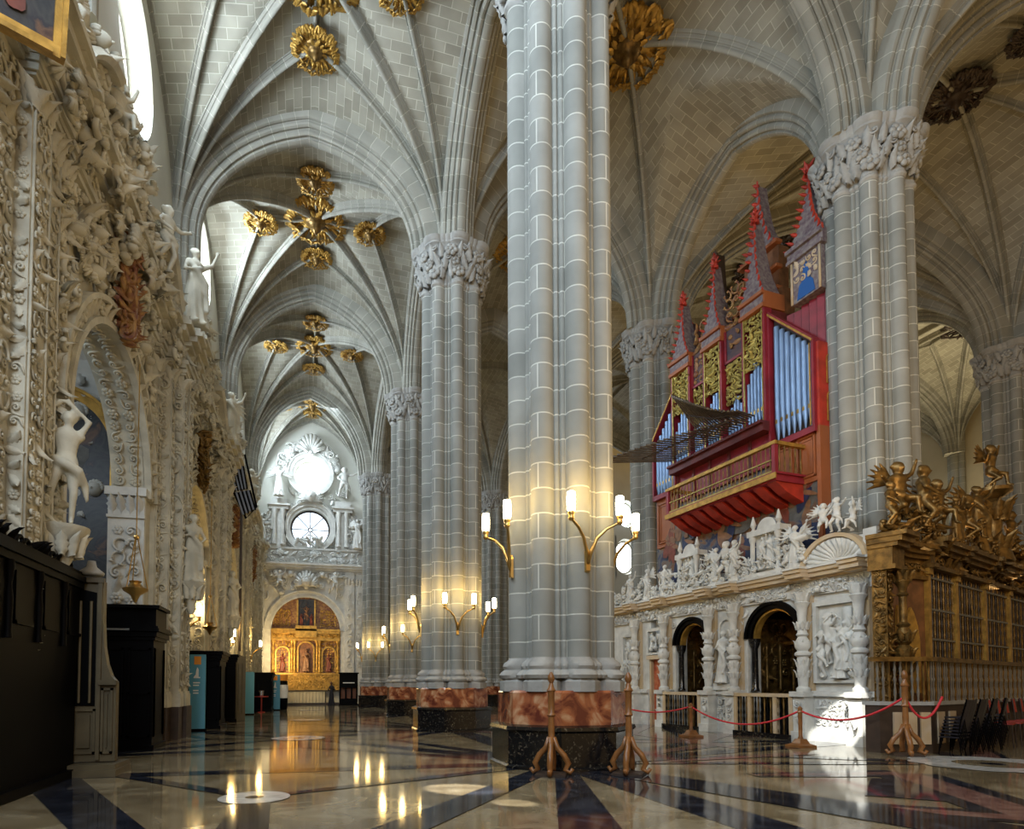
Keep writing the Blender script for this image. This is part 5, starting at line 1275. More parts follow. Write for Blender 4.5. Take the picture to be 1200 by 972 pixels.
for i in range(15):
    p = PI*(i+.5)/15; m = M(); m.tube([(0, .0, .06), (rr_*.5*math.cos(p), -.06, .36*math.sin(p)+.03), (rr_*.97*math.cos(p), .12, .7*math.sin(p))], [.02, .05, .085], 6); m.build('shell_rib', scw, a, True)
m = M(); m.bb(-.85, .85, -.15, -.08, 0, .68); m.bb(-1.15, -.8, -.2, .1, 0, .75); m.build('block', scw, a)
for k, (key, x, z, s, rz, lb) in enumerate((('putto', 1.55, 5.35, .55, .5, 'stone cherub reaching left, on top of the shell lunette'), ('putto2', 1.15, 5.4, .55, -.2, 'stone cherub at the crown of the shell lunette'), ('putto', .7, 5.2, .55, -.7, 'stone cherub reclining at the right side of the shell lunette'),
        ('angel', 2.45, 4.66, .75, .4, 'white stone angel between the shell lunette and the larger tabernacle'), ('saint', 4.7, 4.66, .8, 0, 'white stone figure left of the larger tabernacle'), ('angel', 5.5, 4.66, .75, .3, 'white stone angel halfway between the two tabernacles'), ('putto2', 5.05, 4.66, .8, 0, 'small stone cherub beside the angel between the tabernacles'),
        ('saint2', 8.1, 4.66, .7, 0, 'white stone figure left of the smaller tabernacle'), ('angel', 9.1, 4.66, .72, -.3, 'white stone angel above the red jasper doorway'), ('saint', 10.2, 4.66, .7, .3, 'stone figure at the left end of the screen, next to the nearest pillar'))):
    sfig(key, x, z, s, lb, .1, rz)
m = M()
for i in range(300):
    x = rn.uniform(2, 11.4); z = 4.62+rn.uniform(0, .95)*(.55+.45*math.sin(x*2.9)**2)
    stamp(m, rn.choice(TL+TV+[TCS, TRO, TCH]), (x, rn.uniform(-.05, .15), z), LX, LY, rn.uniform(.18, .36), rn.uniform(0, 6.28), dep=1.6)
m.build('crest_carving', scw, t, True)
m = M(); m.bb(2, 11.4, -.12, -.04, 4.6, 5.1); m.build('crest_backing', scw, t)
# railings
def railing(x0, x1, label, nb):
    a = empty('railing', (*spt(x0, .42), 0), SRZ, label, 'railing', 'railings before the screen arches'); w_ = x1-x0
    m = M(); m.bb(-.04, w_+.04, -.09, .09, 1.16, 1.26); m.build('top_rail', cornst, a); m = M(); m.bb(-.04, w_+.04, -.14, .14, 0, .14); m.build('kerb', marb, a)
    for x in (0, w_*.27, w_*.73, w_) if nb > 14 else (0, w_): m = M(); m.bb(x-.06, x+.06, -.07, .07, .14, 1.16); m.build('post', cornst, a)
    for k in range(nb):
        m = M(); m.lathe([(.02, .14), (.03, .2), (.018, .3), (.03, .5), (.016, .6), (.034, .68), (.016, .78), (.03, .95), (.018, 1.05), (.026, 1.16)], ((k+.5)*w_/nb, 0, 0), 7); m.build('baluster', blackw if k % 2 else dgold, a, 'auto')
railing(2.36, 4.36, 'railing in front of the large dark arch of the screen', 18); railing(5.96, 7.72, 'railing in front of the smaller arch, left on the screen', 14)
# canvases beneath the organ
t2 = empty('organ_canvas', (*spt(0, -.62), 0), SRZ, 'large painted canvas with angels and clouds under the organ', 'painting')
m = M(); m.add([(2.2, 0, 4.3), (9.4, 0, 4.3), (9.4, 0, 8.6), (2.2, 0, 8.6)], [(3, 2, 1, 0)])
its = []; rr = random.Random(6)
for xc in (3.0, 5.3, 8.0):
    its += [(-xc, 6.9, .75, .55, .1, 4), (-xc+.3, 5.6, .8, .6, .1, 3)]
    for i in range(9): x = -xc+rr.uniform(-.75, .75); z = rr.uniform(5.0, 8.0); its += [(x, z, .16, .38, rr.uniform(-.8, .8), rr.choice([1, 2, 2, 3])), (x+.05, z+.42, .1, .12, 0, 1), (x+.2, z+.15, .07, .26, 1.2, 1)]
blobs(m, (0, .0, 0), (-1, 0, 0), (0, 1, 0), its); m.build('canvas', [psky, flesh, pred, pbl, pgy], t2)
# ------------------------------------------------------------------ pipe organ (same local frame as the screen)
OY = -.6
t = empty('pipe_organ', (*SA, 0), SRZ, 'ornate red gothic pipe organ with blue-grey pipes high between two pillars', 'pipe organ')
ogold = mat('organ_gilded_tracery', (.52, .42, .12), .4, .6, noise=(6, .4)); paintw = mat('painted_foliage_panel', (.24, .21, .20), .6, noise=(9, .5), c2=(.11, .07, .09)); dred = mat('dark_red_wood', (.13, .02, .02), .5, noise=(3, .4)); greyred = mat('dark_painted_backboard', (.09, .045, .04), .6, noise=(6, .6), c2=(.03, .02, .04)); bluep = mat('blue_painted_silhouette', (.01, .09, .32), .5)
def ob(m, x0, x1, z0, z1, y0, y1): m.bb(x0, x1, OY+y0, OY+y1, z0, z1)
rn = random.Random(41)
# carcass
m = M(); ob(m, 3.72, 8.1, 8.3, 13.0, -1.0, 0); ob(m, 2.15, 3.72, 7.0, 11.1, -1.0, -.05); ob(m, 8.1, 9.35, 6.6, 10.2, -1.0, -.05); m.build('case', dred, t)
# cheek towards the viewer
m = M(); ob(m, 2.08, 2.2, 4.2, 8.75, -1.1, .1); m.build('lower_cheek', orangep, t); m = M(); ob(m, 2.08, 2.2, 8.75, 11.15, -1.1, .1); ck = m.build('upper_cheek', redb, t)
for zc in (9.75, 10.85-.0):
    pass
for z0 in (8.9, 9.98):
    for yc in (-.32, -.72):
        m = M(); pts = [(2.06, OY+yc-.14, z0), (2.06, OY+yc-.14, z0+.7)]+[(2.06, OY+yc-.14*math.cos(PI*i/8), z0+.7+.14*math.sin(PI*i/8)) for i in range(1, 8)]+[(2.06, OY+yc+.14, z0+.7), (2.06, OY+yc+.14, z0), (2.06, OY+yc-.14, z0)]
        m.tube(pts, .018, 5); m.build('gilded_arch', gold, ck)
# orange panelled skirts
for x0, x1, z0, z1, lb in ((2.2, 3.72, 7.25, 8.75, 0), (8.15, 9.35, 6.75, 8.6, 1)):
    m = M(); ob(m, x0, x1, z0, z1, -.05, .04); p = m.build('skirt_panel', orangep, t); m = M(); n_ = 2 if lb == 0 else 1
    for k in range(n_):
        a, b = x0+(x1-x0)*(k+.1)/n_, x0+(x1-x0)*(k+.9)/n_
        for q in (0, .09):
            for xa, xb, za, zb in ((a+q, a+q+.05, z0+.15+q, z1-.15-q), (b-q-.05, b-q, z0+.15+q, z1-.15-q), (a+q, b-q, z0+.15+q, z0+.2+q), (a+q, b-q, z1-.2-q, z1-.15-q)): ob(m, xa, xb, za, zb, .04, .09-q*.3)
    m.build('moulding', orangep, p)
# lower red stage behind balcony
m = M(); ob(m, 3.72, 8.1, 8.2, 9.3, 0, .06); p = m.build('red_dado', redp, t); m = M()
for x in (3.75, 4.6, 5.5, 6.4, 7.2, 8.05): ob(m, x-.05, x+.05, 8.2, 9.3, .05, .12)
m.build('post', dred, p)
m = M(); ob(m, 3.72, 8.1, 9.2, 9.42, 0, .45); ob(m, 3.72, 8.1, 9.42, 9.5, 0, .55); m.build('trumpet_shelf', dred, t)
def pipe(x, z0, z1, r, y=.1, foot=.45):
    m = M(); m.lathe([(r*.25, z0), (r, z0+foot), (r, z0+foot+.03), (r*.98, z1), (r*.9, z1)], (x, OY+y, 0), 12)
    p = m.build('pipe', pipem, t, 'auto'); m = M(); m.box((x, OY+y+r*.92, z0+foot+.1), (r*.8, .02, .12)); m.build('pipe_mouth', bmet, p)
# side fields: right (sloping top) and left
for k in range(7): x = 2.38+.19*k; pipe(x, 8.85, 11.0+(x-2.2)*1.0, .088, .06)
for k in range(6): x = 8.28+.18*k; pipe(x, 8.65, 12.1-(x-8.1)*1.15, .082, .06)
for x0, x1, za, zb, side in ((2.2, 3.72, 11.15, 12.72, 0), (8.1, 9.35, 12.35, 10.9, 1)):
    m = M(); y0, y1 = OY-.05, OY+.2
    m.loft([[(x0, y0, za), (x0, y1, za), (x0, y1, za+.16), (x0, y0, za+.16)], [(x1, y0, zb), (x1, y1, zb), (x1, y1, zb+.16), (x1, y0, zb+.16)]]); ob(m, x0-.04, x0+.04, 8.6, za+.1, -.05, .2); ob(m, x1-.04, x1+.04, 8.6, zb+.1, -.05, .2); ob(m, x0, x1, 8.6, 8.78, -.05, .2); m.build('red_frame', redp, t)
    m = M(); m.loft([[(x0, y1, za+.03), (x0, y1+.03, za+.03), (x0, y1+.03, za+.1), (x0, y1, za+.1)], [(x1, y1, zb+.03), (x1, y1+.03, zb+.03), (x1, y1+.03, zb+.1), (x1, y1, zb+.1)]]); m.bb(x0+.06, x0+.1, y1, y1+.02, 8.8, za); m.build('gilded_edge', gold, t)
    m = M(); m.loft([[(x0, y0+.04, 8.6), (x1, y0+.04, 8.6)], [(x0, y0+.04, za), (x1, y0+.04, zb)]], caps=False, closed=False); m.build('backing', darkw, t)
# red wooden pipes above the right field
for k in range(6): 
    x = 2.15+.26*k; h = 12.9+.1*(k % 2)-.05*k; m = M(); m.box((x, OY-.5, (11.2+h)/2), (.21, .24, h-11.2), .3); m.build('wooden_pipe', redp, t)
# towers and flats
towers = [(3.8, 4.62, 13.05), (5.6, 6.38, 12.95), (7.15, 8.05, 12.85)]; flats = [(4.7, 5.52, 12.1), (6.44, 7.1, 12.0)]
def lattice(m, x0, x1, z0, z1, y, rr):
    scarve(m, x0, x1, z0, z1, OY+y, .17, rr, 'vlcr', 1.0); scarve(m, x0, x1, z0, z1, OY+y, .2, rr, 'vl', .8)
for k, (x0, x1, zt) in enumerate(towers):
    m = M(); ob(m, x0-.05, x0+.03, 9.5, zt, 0, .3); ob(m, x1-.03, x1+.05, 9.5, zt, 0, .3); tw = m.build('tower_post', redp, t)
    m = M(); ob(m, x0+.03, x0+.06, 9.5, zt, .28, .32); ob(m, x1-.06, x1-.03, 9.5, zt, .28, .32); m.build('gilded_edge', ogold, tw)
    m = M()
    for za, zb, d in ((zt, zt+.12, .38), (zt+.12, zt+.4, .32), (zt+.4, zt+.5, .42)): ob(m, x0-.08, x1+.08, za, zb, -.5, d)
    m.build('tower_cornice', orangep, t)
    m = M(); ob(m, x0-.04, x1+.04, zt+.14, zt+.38, .32, .34); m.build('painted_frieze', paintw, t)
    n_ = 6; w_ = (x1-x0)/n_
    for i in range(n_): pipe(x0+w_*(i+.5), 9.5, 11.5-.28*abs(i-2.5)+.2*(k == 0), w_*.46, .14, .4)
    m = M(); lattice(m, x0, x1, 11.35, zt, .22, rn); m.build('gilded_tracery', ogold, t, True)
    # concave gable spire with crockets
    xc, hw = (x0+x1)/2, (x1-x0)/2+.05; zb = zt+.5; H = [2.55, 2.35, 2.1][k]; prof_ = [(1, 0), (.82, .1), (.56, .24), (.36, .42), (.21, .62), (.09, .82), (.03, 1.0)]
    m = M(); m.loft([[(xc-hw*w2, OY+.32*(1-.6*hz), zb+H*hz), (xc+hw*w2, OY+.32*(1-.6*hz), zb+H*hz), (xc+hw*w2, OY-.35*(1-.6*hz), zb+H*hz), (xc-hw*w2, OY-.35*(1-.6*hz), zb+H*hz)] for w2, hz in prof_]); sp_ = m.build('spire', paintw, t)
    m = M()
    for j in range(11):
        f = j/10; w2 = np.interp(f, [p_[1] for p_ in prof_], [p_[0] for p_ in prof_])
        for s in (-1, 1): stamp(m, TL[j % 2], (xc+s*hw*w2, OY+.32*(1-.6*f)+.02, zb+H*f), LX, LY, .17, s*.9, dep=1.4)
    for q in range(5): a = PI*q/2.5; stamp(m, TL[1], (xc, OY+.1, zb+H*(1.0+.0)+.05), (math.cos(a), math.sin(a), 0), (math.sin(a), -math.cos(a), .1), .34, .5)
    for q in range(5): a = PI*q/2.5; stamp(m, TL[0], (xc, OY+.1, zb+H+.25), (math.cos(a), math.sin(a), 0), (math.sin(a), -math.cos(a), .1), .24, .5)
    m.tube([(xc, OY+.12, zb+H*.8), (xc, OY+.12, zb+H+.45)], .035, 6); m.build('crocket', redb, sp_, True)
for k, (x0, x1, zt) in enumerate(flats):
    n_ = 6; w_ = (x1-x0)/n_
    for i in range(n_): pipe(x0+w_*(i+.5), 9.5, 11.0-.28*abs(i-2.5), w_*.46, .08, .4)
    m = M(); lattice(m, x0, x1, 10.7, zt, .12, rn); m.build('gilded_tracery', ogold, t, True)
    m = M(); ob(m, x0-.03, x1+.03, zt, 13.2, 0, .16); p = m.build('painted_panel', greyred, t); m = M(); 
    for xa, xb, za, zb in ((x0, x0+.07, zt, 13.2), (x1-.07, x1, zt, 13.2), (x0, x1, zt, zt+.08)): ob(m, xa, xb, za, zb, .16, .2)
    m.build('red_border', redp, p); m = M(); scarve(m, x0+.1, x1-.1, zt+.1, 13.1, OY+.16, .26, rn, 'lvb', .8, .5); m.build('painted_ornament', rust, p, True)
    # cresting between spires
    m = M(); scarve(m, x0, x1, 13.2, 14.6-.3*k, OY+.05, .32, rn, 'vlc', .95); m.build('red_cresting', rust, t, True)
# rear tier with gables
m = M(); ob(m, 3.8, 8.0, 13.0, 13.9, -1.0, -.5); ob(m, 4.0, 5.4, 13.9, 15.4, -1.0, -.6); m.build('rear_case', brown, t)
for k, (xc, zb, H, hw, mt) in enumerate(((4.7, 15.5, 2.3, .62, paintw), (6.6, 13.9, 2.9, .3, darkw), (7.9, 13.4, 1.6, .5, greyred))):
    m = M(); m.loft([[(xc-hw*w2, OY-.5, zb+H*hz), (xc+hw*w2, OY-.5, zb+H*hz), (xc+hw*w2, OY-.9, zb+H*hz), (xc-hw*w2, OY-.9, zb+H*hz)] for w2, hz in prof_]); sp_ = m.build('rear_spire', mt, t); m = M()
    for j in range(9):
        f = j/8; w2 = np.interp(f, [p_[1] for p_ in prof_], [p_[0] for p_ in prof_])
        for s in (-1, 1): stamp(m, TL[j % 2], (xc+s*hw*w2, OY-.48, zb+H*f), LX, LY, .22, s*.9)
    m.build('crocket', redb if k != 1 else darkw, sp_, True)
m = M(); 
for z in (13.9, 14.6, 15.4): ob(m, 3.9, 8.0 if z < 14 else 5.5, z, z+.1, -.65, -.4)
m.build('rear_cornice', orangep, t)
# painted upper turret at the right end
m = M(); ob(m, 2.1, 3.1, 12.75, 14.0, -.9, -.1); tu = m.build('turret', paintw, t)
m = M(); 
for za, zb, d in ((14.0, 14.1, 0), (14.1, 14.3, -.06), (14.3, 14.42, .04)): ob(m, 2.0, 3.2, za, zb, -1, d)
m.build('turret_cornice', paintw, tu)
m = M(); m.loft([[(-x, OY-y_, z) for x, z in [(-2.3, 12.8), (-2.9, 12.8), (-2.82, 13.2), (-2.74, 13.25), (-2.66, 13.7), (-2.6, 13.9), (-2.54, 13.7), (-2.44, 13.25), (-2.36, 13.15)]] for y_ in (.1, .08)]); m.build('blue_silhouette', bluep, tu)
m = M()
for xa, xb in ((2.1, 2.16), (3.04, 3.1)): ob(m, xa, xb, 12.75, 14.0, -.1, -.06)
scarve(m, 2.2, 3.0, 13.3, 13.95, OY-.1, .22, rn, 'vl', 1, .5); m.build('turret_ornament', cornst, tu, True)
xc, hw, zb, H = 2.6, .58, 14.42, 2.1
m = M(); m.loft([[(xc-hw*w2, OY-.1-.2*hz, zb+H*hz), (xc+hw*w2, OY-.1-.2*hz, zb+H*hz), (xc+hw*w2, OY-.8+.2*hz, zb+H*hz), (xc-hw*w2, OY-.8+.2*hz, zb+H*hz)] for w2, hz in prof_]); sp_ = m.build('spire', paintw, t); m = M()
for j in range(11):
    f = j/10; w2 = np.interp(f, [p_[1] for p_ in prof_], [p_[0] for p_ in prof_])
    for s in (-1, 1): stamp(m, TL[j % 2], (xc+s*hw*w2, OY-.08-.2*f, zb+H*f), LX, LY, .2, s*.9, dep=1.4)
for q in range(5): a = PI*q/2.5; stamp(m, TL[1], (xc, OY-.3, zb+H+.05), (math.cos(a), math.sin(a), 0), (math.sin(a), -math.cos(a), .1), .42, .5)
m.build('crocket', redb, sp_, True)
# balcony
m = M(); m.bb(2.68, 7.32, OY, .5, 7.26, 7.44); m.bb(2.6, 7.4, OY, .58, 7.44, 7.5); bf = m.build('balcony_floor', redp, t)
m = M(); m.bb(2.6, 7.4, .56, .6, 7.3, 7.46); m.build('gilded_edge', gold, bf)
for k in range(9):
    x = 2.9+.53*k; m = M(); m.loft([[(x+a, .45, 7.26), (x+a, OY, 7.26), (x+a, OY, 6.75), (x+a, .0, 6.98)] for a in (-.16, .16)]); m.build('balcony_bracket', redb, t)
m = M(); m.bb(2.62, 7.38, .44, .58, 8.28, 8.38); m.bb(2.62, 2.76, OY, .5, 8.28, 8.38); m.bb(7.24, 7.38, OY, .5, 8.28, 8.38); m.build('handrail', gold, t)
for x in (2.7, 7.3): m = M(); m.bb(x-.06, x+.06, .44, .56, 7.5, 8.28); m.build('corner_post', redp, t)
m = M(); m.bb(2.7, 7.3, .48, .54, 7.5, 7.56); m.bb(2.7, 7.3, .48, .54, 7.85, 7.88); m.build('lower_rail', ogold, t)
for k in range(27):
    m = M(); m.lathe([(.024, 7.5), (.014, 7.6), (.026, 7.75), (.013, 7.9), (.022, 8.1), (.014, 8.28)], (2.85+4.3*k/26, .51, 0), 6); m.build('baluster', dgold, t, 'auto')
for k in range(5): m = M(); m.lathe([(.028, 7.5), (.02, 7.6), (.034, 7.75), (.018, 7.9), (.03, 8.1), (.02, 8.28)], (2.69, OY+.2*k+.15, 0), 6); m.build('baluster', dgold, t, 'auto')
# horizontal trumpets: two fans
def trumpet(x, z, dx, dy, dz, L_, r1):
    d = Vector((dx, dy, dz)).normalized(); a = Vector((x, OY+.5, z)); m = M(); m.tube([a, a+d*L_*.15, a+d*L_*.9, a+d*L_], [.02, .025, r1*.75, r1], 8); m.build('horizontal_trumpet', trum, t, True)
for k in range(24):
    f = k/23; trumpet(4.2+3.6*f, 9.62, .30*f+.05, 1, -.02+.05*(1-f), .7+2.1*f**1.1, .042)
for k in range(20):
    f = k/19; trumpet(4.0+2.2*f, 9.72+.1*f, .15*f, 1, .10+1.15*f**1.3, .7+1.15*f, .04)
m = M(); m.tube([(4.0, OY+1.0, 9.75), (5.0, OY+1.15, 9.95), (6.1, OY+1.2, 10.5)], .03, 6); m.tube([(4.2, OY+1.2, 9.58), (7.8, OY+1.8, 9.55)], .03, 6); m.build('trumpet_rack', darkw, t)
# ------------------------------------------------------------------ gilded choir grille (local: +x right/away, -y towards viewer)
GC = (13.35, 11.75); GRZ = rad(22)
dsilv = mat('tarnished_silver', (.22, .21, .19), .4, .6)
t = empty('choir_grille', (*GC, 0), GRZ, 'gilded and dark choir enclosure with tall barred grille at the right edge', 'choir grille')
rn = random.Random(51); GX, GN = Vector((1, 0, 0)), Vector((0, -1, 0))
m = M(); m.bb(-.92, -.35, -.1, .3, 0, 1.1); m.bb(-.35, 11, .1, .3, 0, 1.1); m.build('plinth', cornst, t)
m = M(); m.bb(-.9, -.6, -.05, .25, 1.1, 4.3); m.bb(-.6, -.35, .05, .25, 1.1, 4.3); m.bb(-.95, -.55, -.12, .3, 4.3, 4.42); m.build('corner_pier', dgold, t)
m = M()
for z in (1.2, 2.0, 2.8, 3.5): carve(m, (-.88, -.05, z), GX, UZ, .28, .7, .14, 1, rn, 'vl')
carve(m, (-.9, .22, 1.2), (0, -1, 0), UZ, .25, 3, .13, 1, rn, 'vl')
m.build('pier_carving', dgold, t, True)
m = M(); m.lathe([(.16, 1.1), (.18, 1.25), (.1, 1.35), (.13, 1.5), (.09, 1.7), (.15, 1.78), (.09, 1.86), (.1, 2.0), (.17, 2.1), (.19, 2.3), (.1, 2.4), (.15, 2.46), (.1, 2.52), (.17, 2.65), (.1, 2.8), (.14, 2.86), (.08, 2.92), (.08, 3.5), (.12, 3.55), (.08, 3.6), (.09, 3.7), (.17, 3.85), (.12, 3.95), (.19, 4.1)], (-.45, -.2, 0), 18); cg = m.build('gilded_column', dgold, t, 'auto')
m = M()
for k in range(8):
    a = PI*k/4
    for z in (1.9, 2.2, 2.6, 3.95): stamp(m, TL[k % 2], (-.45+.17*math.cos(a), -.2+.17*math.sin(a), z), (-math.sin(a), math.cos(a), 0), (math.cos(a), math.sin(a), .1), .24)
m.build('leaf_carving', dgold, cg, True)
# concave bay with twin pointed panels
def cy(x): q = (x+.35)/1.9; return .04+.18*math.sin(PI*q)
xs = [-.35+1.9*i/16 for i in range(17)]
m = M(); m.loft([[(x, cy(x), 1.1), (x, cy(x), 4.3), (x, cy(x)+.15, 4.3), (x, cy(x)+.15, 1.1)] for x in xs]); m.build('concave_wall', brown, t)
m = M()
for z0, z1, d in ((4.1, 4.2, .1), (4.2, 4.6, .04), (4.6, 4.7, .16), (4.7, 4.82, .26), (4.82, 4.92, .36)):
    m.loft([[(x, cy(x)-d, z0), (x, cy(x)-d, z1), (x, cy(x)+.1, z1), (x, cy(x)+.1, z0)] for x in xs])
    m.bb(-.95-d*.3, -.3, -.16-d, .3, z0, z1)
m.build('concave_cornice', dgold, t)
for xc in (.22, .98):
    m = M(); w_ = .3; pp = [(-w_, 1.3), (-w_, 2.6), (-w_*.8, 2.95), (-w_*.4, 3.25), (0, 3.4), (w_*.4, 3.25), (w_*.8, 2.95), (w_, 2.6), (w_, 1.3)]
    m.loft([[(xc+x, cy(xc+x)-.01, z) for x, z in pp], [(xc+x, cy(xc+x)-.06, z) for x, z in pp]]); m.build('pointed_panel', gold, t)
m = M()
for i in range(20): x = -.25+1.7*i/19; stamp(m, rn.choice(TL+TV), (x, cy(x)-.05, 4.4), GX, GN, .26, rn.uniform(0, 6))
m.build('frieze_carving', dgold, t, True)
# grille bays
xb = [1.65, 3.6, 5.9, 8.2, 10.6]
for x in xb: m = M(); m.bb(x-.09, x+.09, -.05, .25, 1.1, 4.4); m.bb(x-.13, x+.13, -.1, .25, 4.25, 4.4); m.build('gilded_mullion', gold, t)
m = M(); m.bb(1.55, 11, .3, .4, 1.1, 4.4); m.build('dark_choir_back', mat('dark_gilded_stalls', (.10, .06, .02), .5, .3, noise=(7, .7)), t)
for i in range(4):
    x0, x1 = xb[i]+.1, xb[i+1]-.1; nb = 11
    for k in range(nb):
        x = x0+(x1-x0)*(k+.5)/nb; m = M(); pr = []
        z = 1.15
        while z < 4.3: pr += [(.012, z), (.026, z+.12), (.012, z+.24)]; z += .3
        m.lathe(pr, (x, .02, 0), 6); m.build('bar', darkw if k % 2 else dgold, t, 'auto')
    for z in (1.15, 1.9, 2.65, 3.4, 4.2): m = M(); m.bb(x0, x1, -.01, .05, z-.025, z+.025); m.build('cross_bar', dsilv, t)
for z0, z1, d in ((4.4, 4.52, .18), ): pass
m = M()
for z0, z1, d in ((4.4, 4.5, .16), (4.5, 4.78, .06), (4.78, 4.88, .2), (4.88, 5.0, .32), (5.0, 5.12, .42)): 
    m.bb(1.52, 11, -d, .3, z0, z1)
    for x in xb: m.bb(x-.14, x+.14, -d-.08, .4, z0+.005, z1+.005)
m.build('entablature', dgold, t)
m = M(); carve(m, (1.6, -.06, 4.52), GX, UZ, 9.2, .26, .26, .95, rn, 'vl'); m.build('frieze_carving', dgold, t, True)
m = M()
for i in range(330):
    x = rn.uniform(-.8, 11); z = 4.9+rn.uniform(0, 1.15)*(.6+.4*math.sin(x*1.7)); stamp(m, rn.choice(TL+TV+[TCS, TRO]), (x, rn.uniform(-.3, .1), z), GX, GN, rn.uniform(.2, .42), rn.uniform(0, 6.28), dep=1.6)
m.build('crest_scrollwork', dgold, t, True)
def gp(x, y): c, s = math.cos(GRZ), math.sin(GRZ); return (GC[0]+x*c-y*s, GC[1]+x*s+y*c)
gs = [('putto', -.4, 4.95, .95, 'gilded cherub with raised arm at the corner of the choir enclosure'), ('putto2', -.85, 4.95, .65, 'small gilded cherub at the far left of the choir crest'), ('putto2', 1.1, 5.1, 1.0, 'gilded standing cherub with outstretched arm, second on the choir crest'), ('putto', 2.0, 5.1, .9, 'gilded seated cherub above the first grille bay'),
      ('saint', 3.3, 5.1, .8, 'gilded robed figure above the second grille bay'), ('putto', 4.2, 5.1, .9, 'gilded cherub beside the tall gilded angel'), ('angel', 5.0, 5.1, 1.15, 'large gilded angel left of the tall bracket figure'), ('putto2', 8.0, 5.1, 1.0, 'gilded cherub at the right edge of the choir crest')]
for k, (key, x, z, s, lb) in enumerate(gs): p = gp(x, -.15); figure(FIGS[key], key, dgold, (p[0], p[1], z), GRZ+rad(20*(k % 3-1)), s, lb)
p = gp(6.5, -.1); tt = empty('gilded_bracket', (p[0], p[1], 5.1), GRZ, 'tall gilded vase-shaped bracket on the choir crest', 'bracket'); m = M(); m.lathe([(.5, 0), (.42, .3), (.2, .7), (.25, 1.2), (.36, 1.7), (.2, 1.85), (.5, 2.05), (.5, 2.15)], n=18); m.build('stem', dgold, tt, 'auto'); m = M()
for k in range(20): a = PI*k/5; stamp(m, TL[k % 2], (.34*math.cos(a), .34*math.sin(a), .5 if k < 10 else 1.5), (-math.sin(a), math.cos(a), 0), (math.cos(a), math.sin(a), .1), .6)
m.build('leaf_carving', dgold, tt, True)
figure(F_PUTTO, 'putto', dgold, (p[0], p[1], 6.92), GRZ, .95, 'gilded cherub sitting on top of the tall vase-shaped bracket')
# low balustrade on marble plinth
t = empty('choir_balustrade', (13.2, 10.95, 0), GRZ, 'gilded balustrade with silver turned balusters before the choir grille', 'balustrade')
m = M(); m.bb(0, 11, 0, .4, 0, 1.05); m.prism([(0, 0), (0, .4), (-.8, 1.0), (-.83, .7)], lambda x, y, w: (x, y, w), 0, 1.05); m.build('plinth', darkw, t); m = M(); m.bb(0, 11, -.04, .42, 1.05, 1.13); m.prism([(0, -.05), (0, .42), (-.83, 1.05), (-.86, .68)], lambda x, y, w: (x, y, w), 1.05, 1.13); m.build('plinth_cap', plain, t)
m = M(); 
for a in (.14, .4, .66): m.box((-.83*a-.02, .7*a-.02+.0, .55), (.2, .05, .7), math.atan2(.7, -.83))
for a in (.3, 1.0): m.bb(a, a+.4, -.03, 0, .2, .9)
m.build('marble_panel', cornst, t)
m = M(); m.bb(-.03, 11, -.04, .16, 2.02, 2.12); m.prism([(-.03, -.06), (0, .16), (-.84, .9), (-.96, .74)], lambda x, y, w: (x, y, w), 2.02, 2.12); m.build('handrail', dgold, t)
for k in range(72):
    x, yb_ = (.06+(k-9)*.135, .06) if k >= 9 else (-.83*(k+.5)/9, .7*(k+.5)/9+.08); m = M(); m.lathe([(.03, 1.13), (.018, 1.2), (.034, 1.34), (.018, 1.46), (.024, 1.56), (.036, 1.62), (.018, 1.7), (.03, 1.86), (.018, 1.95), (.03, 2.02)], (x, yb_, 0), 7); m.build('baluster', dsilv if k % 3 else dgold, t, 'auto')
# chairs ------------------------------------------------------------------
def chair(mtl, seatm, label, group):
    t = empty('stacking_chair', (0, 0, 0), 0, label, 'chair', group)
    m = M(); m.box((0, 0, .45), (.44, .42, .035)); m.build('seat', seatm, t)
    m = M(); m.grid(lambda u, v: (.2*u, .2+.05*v-.03*(1-u*u)*-1, .62+.28*v), [-1, -.5, 0, .5, 1], [0, .5, 1]); m.grid(lambda u, v: (.2*u, .225+.05*v+.03*(1-u*u), .62+.28*v), [-1, -.5, 0, .5, 1], [0, .5, 1], flip=True); m.build('backrest', seatm, t)
    for sx_ in (-1, 1):
        m = M(); m.tube([(sx_*.2, -.19, .45), (sx_*.22, -.22, 0)], .013, 6); m.build('leg', mtl, t); m = M(); m.tube([(sx_*.22, .26, 0), (sx_*.2, .19, .46), (sx_*.2, .25, .92)], .013, 6); m.build('leg', mtl, t)
    return t
cblk = mat('black_plastic_seat', (.014, .013, .018), .35); cred = mat('dark_red_upholstery', (.30, .03, .02), .6)
c0 = chair(blackw, cblk, '', 'stacked black chairs before the choir balustrade'); c1 = chair(darkw, cred, '', 'dark red chairs at the right edge')
n0 = True
for s_, x in enumerate((-.35, .4, 1.15, 1.9)):
    for k in range(7):
        p = gp(x, -1.05); c = c0 if n0 else dup(c0); n0 = False; c.scale = (.95, .9, .85); c.location = (p[0]+.015*k, p[1]-.01*k, .07*k+.0); c.rotation_euler = (0, 0, GRZ+PI+.12*(s_-1.5)); c['group'] = 'stacked black chairs before the choir balustrade'
        c['label'] = 'black stacking chair, %s, in the %s stack from the left' % (('lowest', 'second up', 'third up', 'middle', 'third from top', 'second from top', 'topmost')[k], ('first', 'second', 'third', 'fourth')[s_])
n0 = True
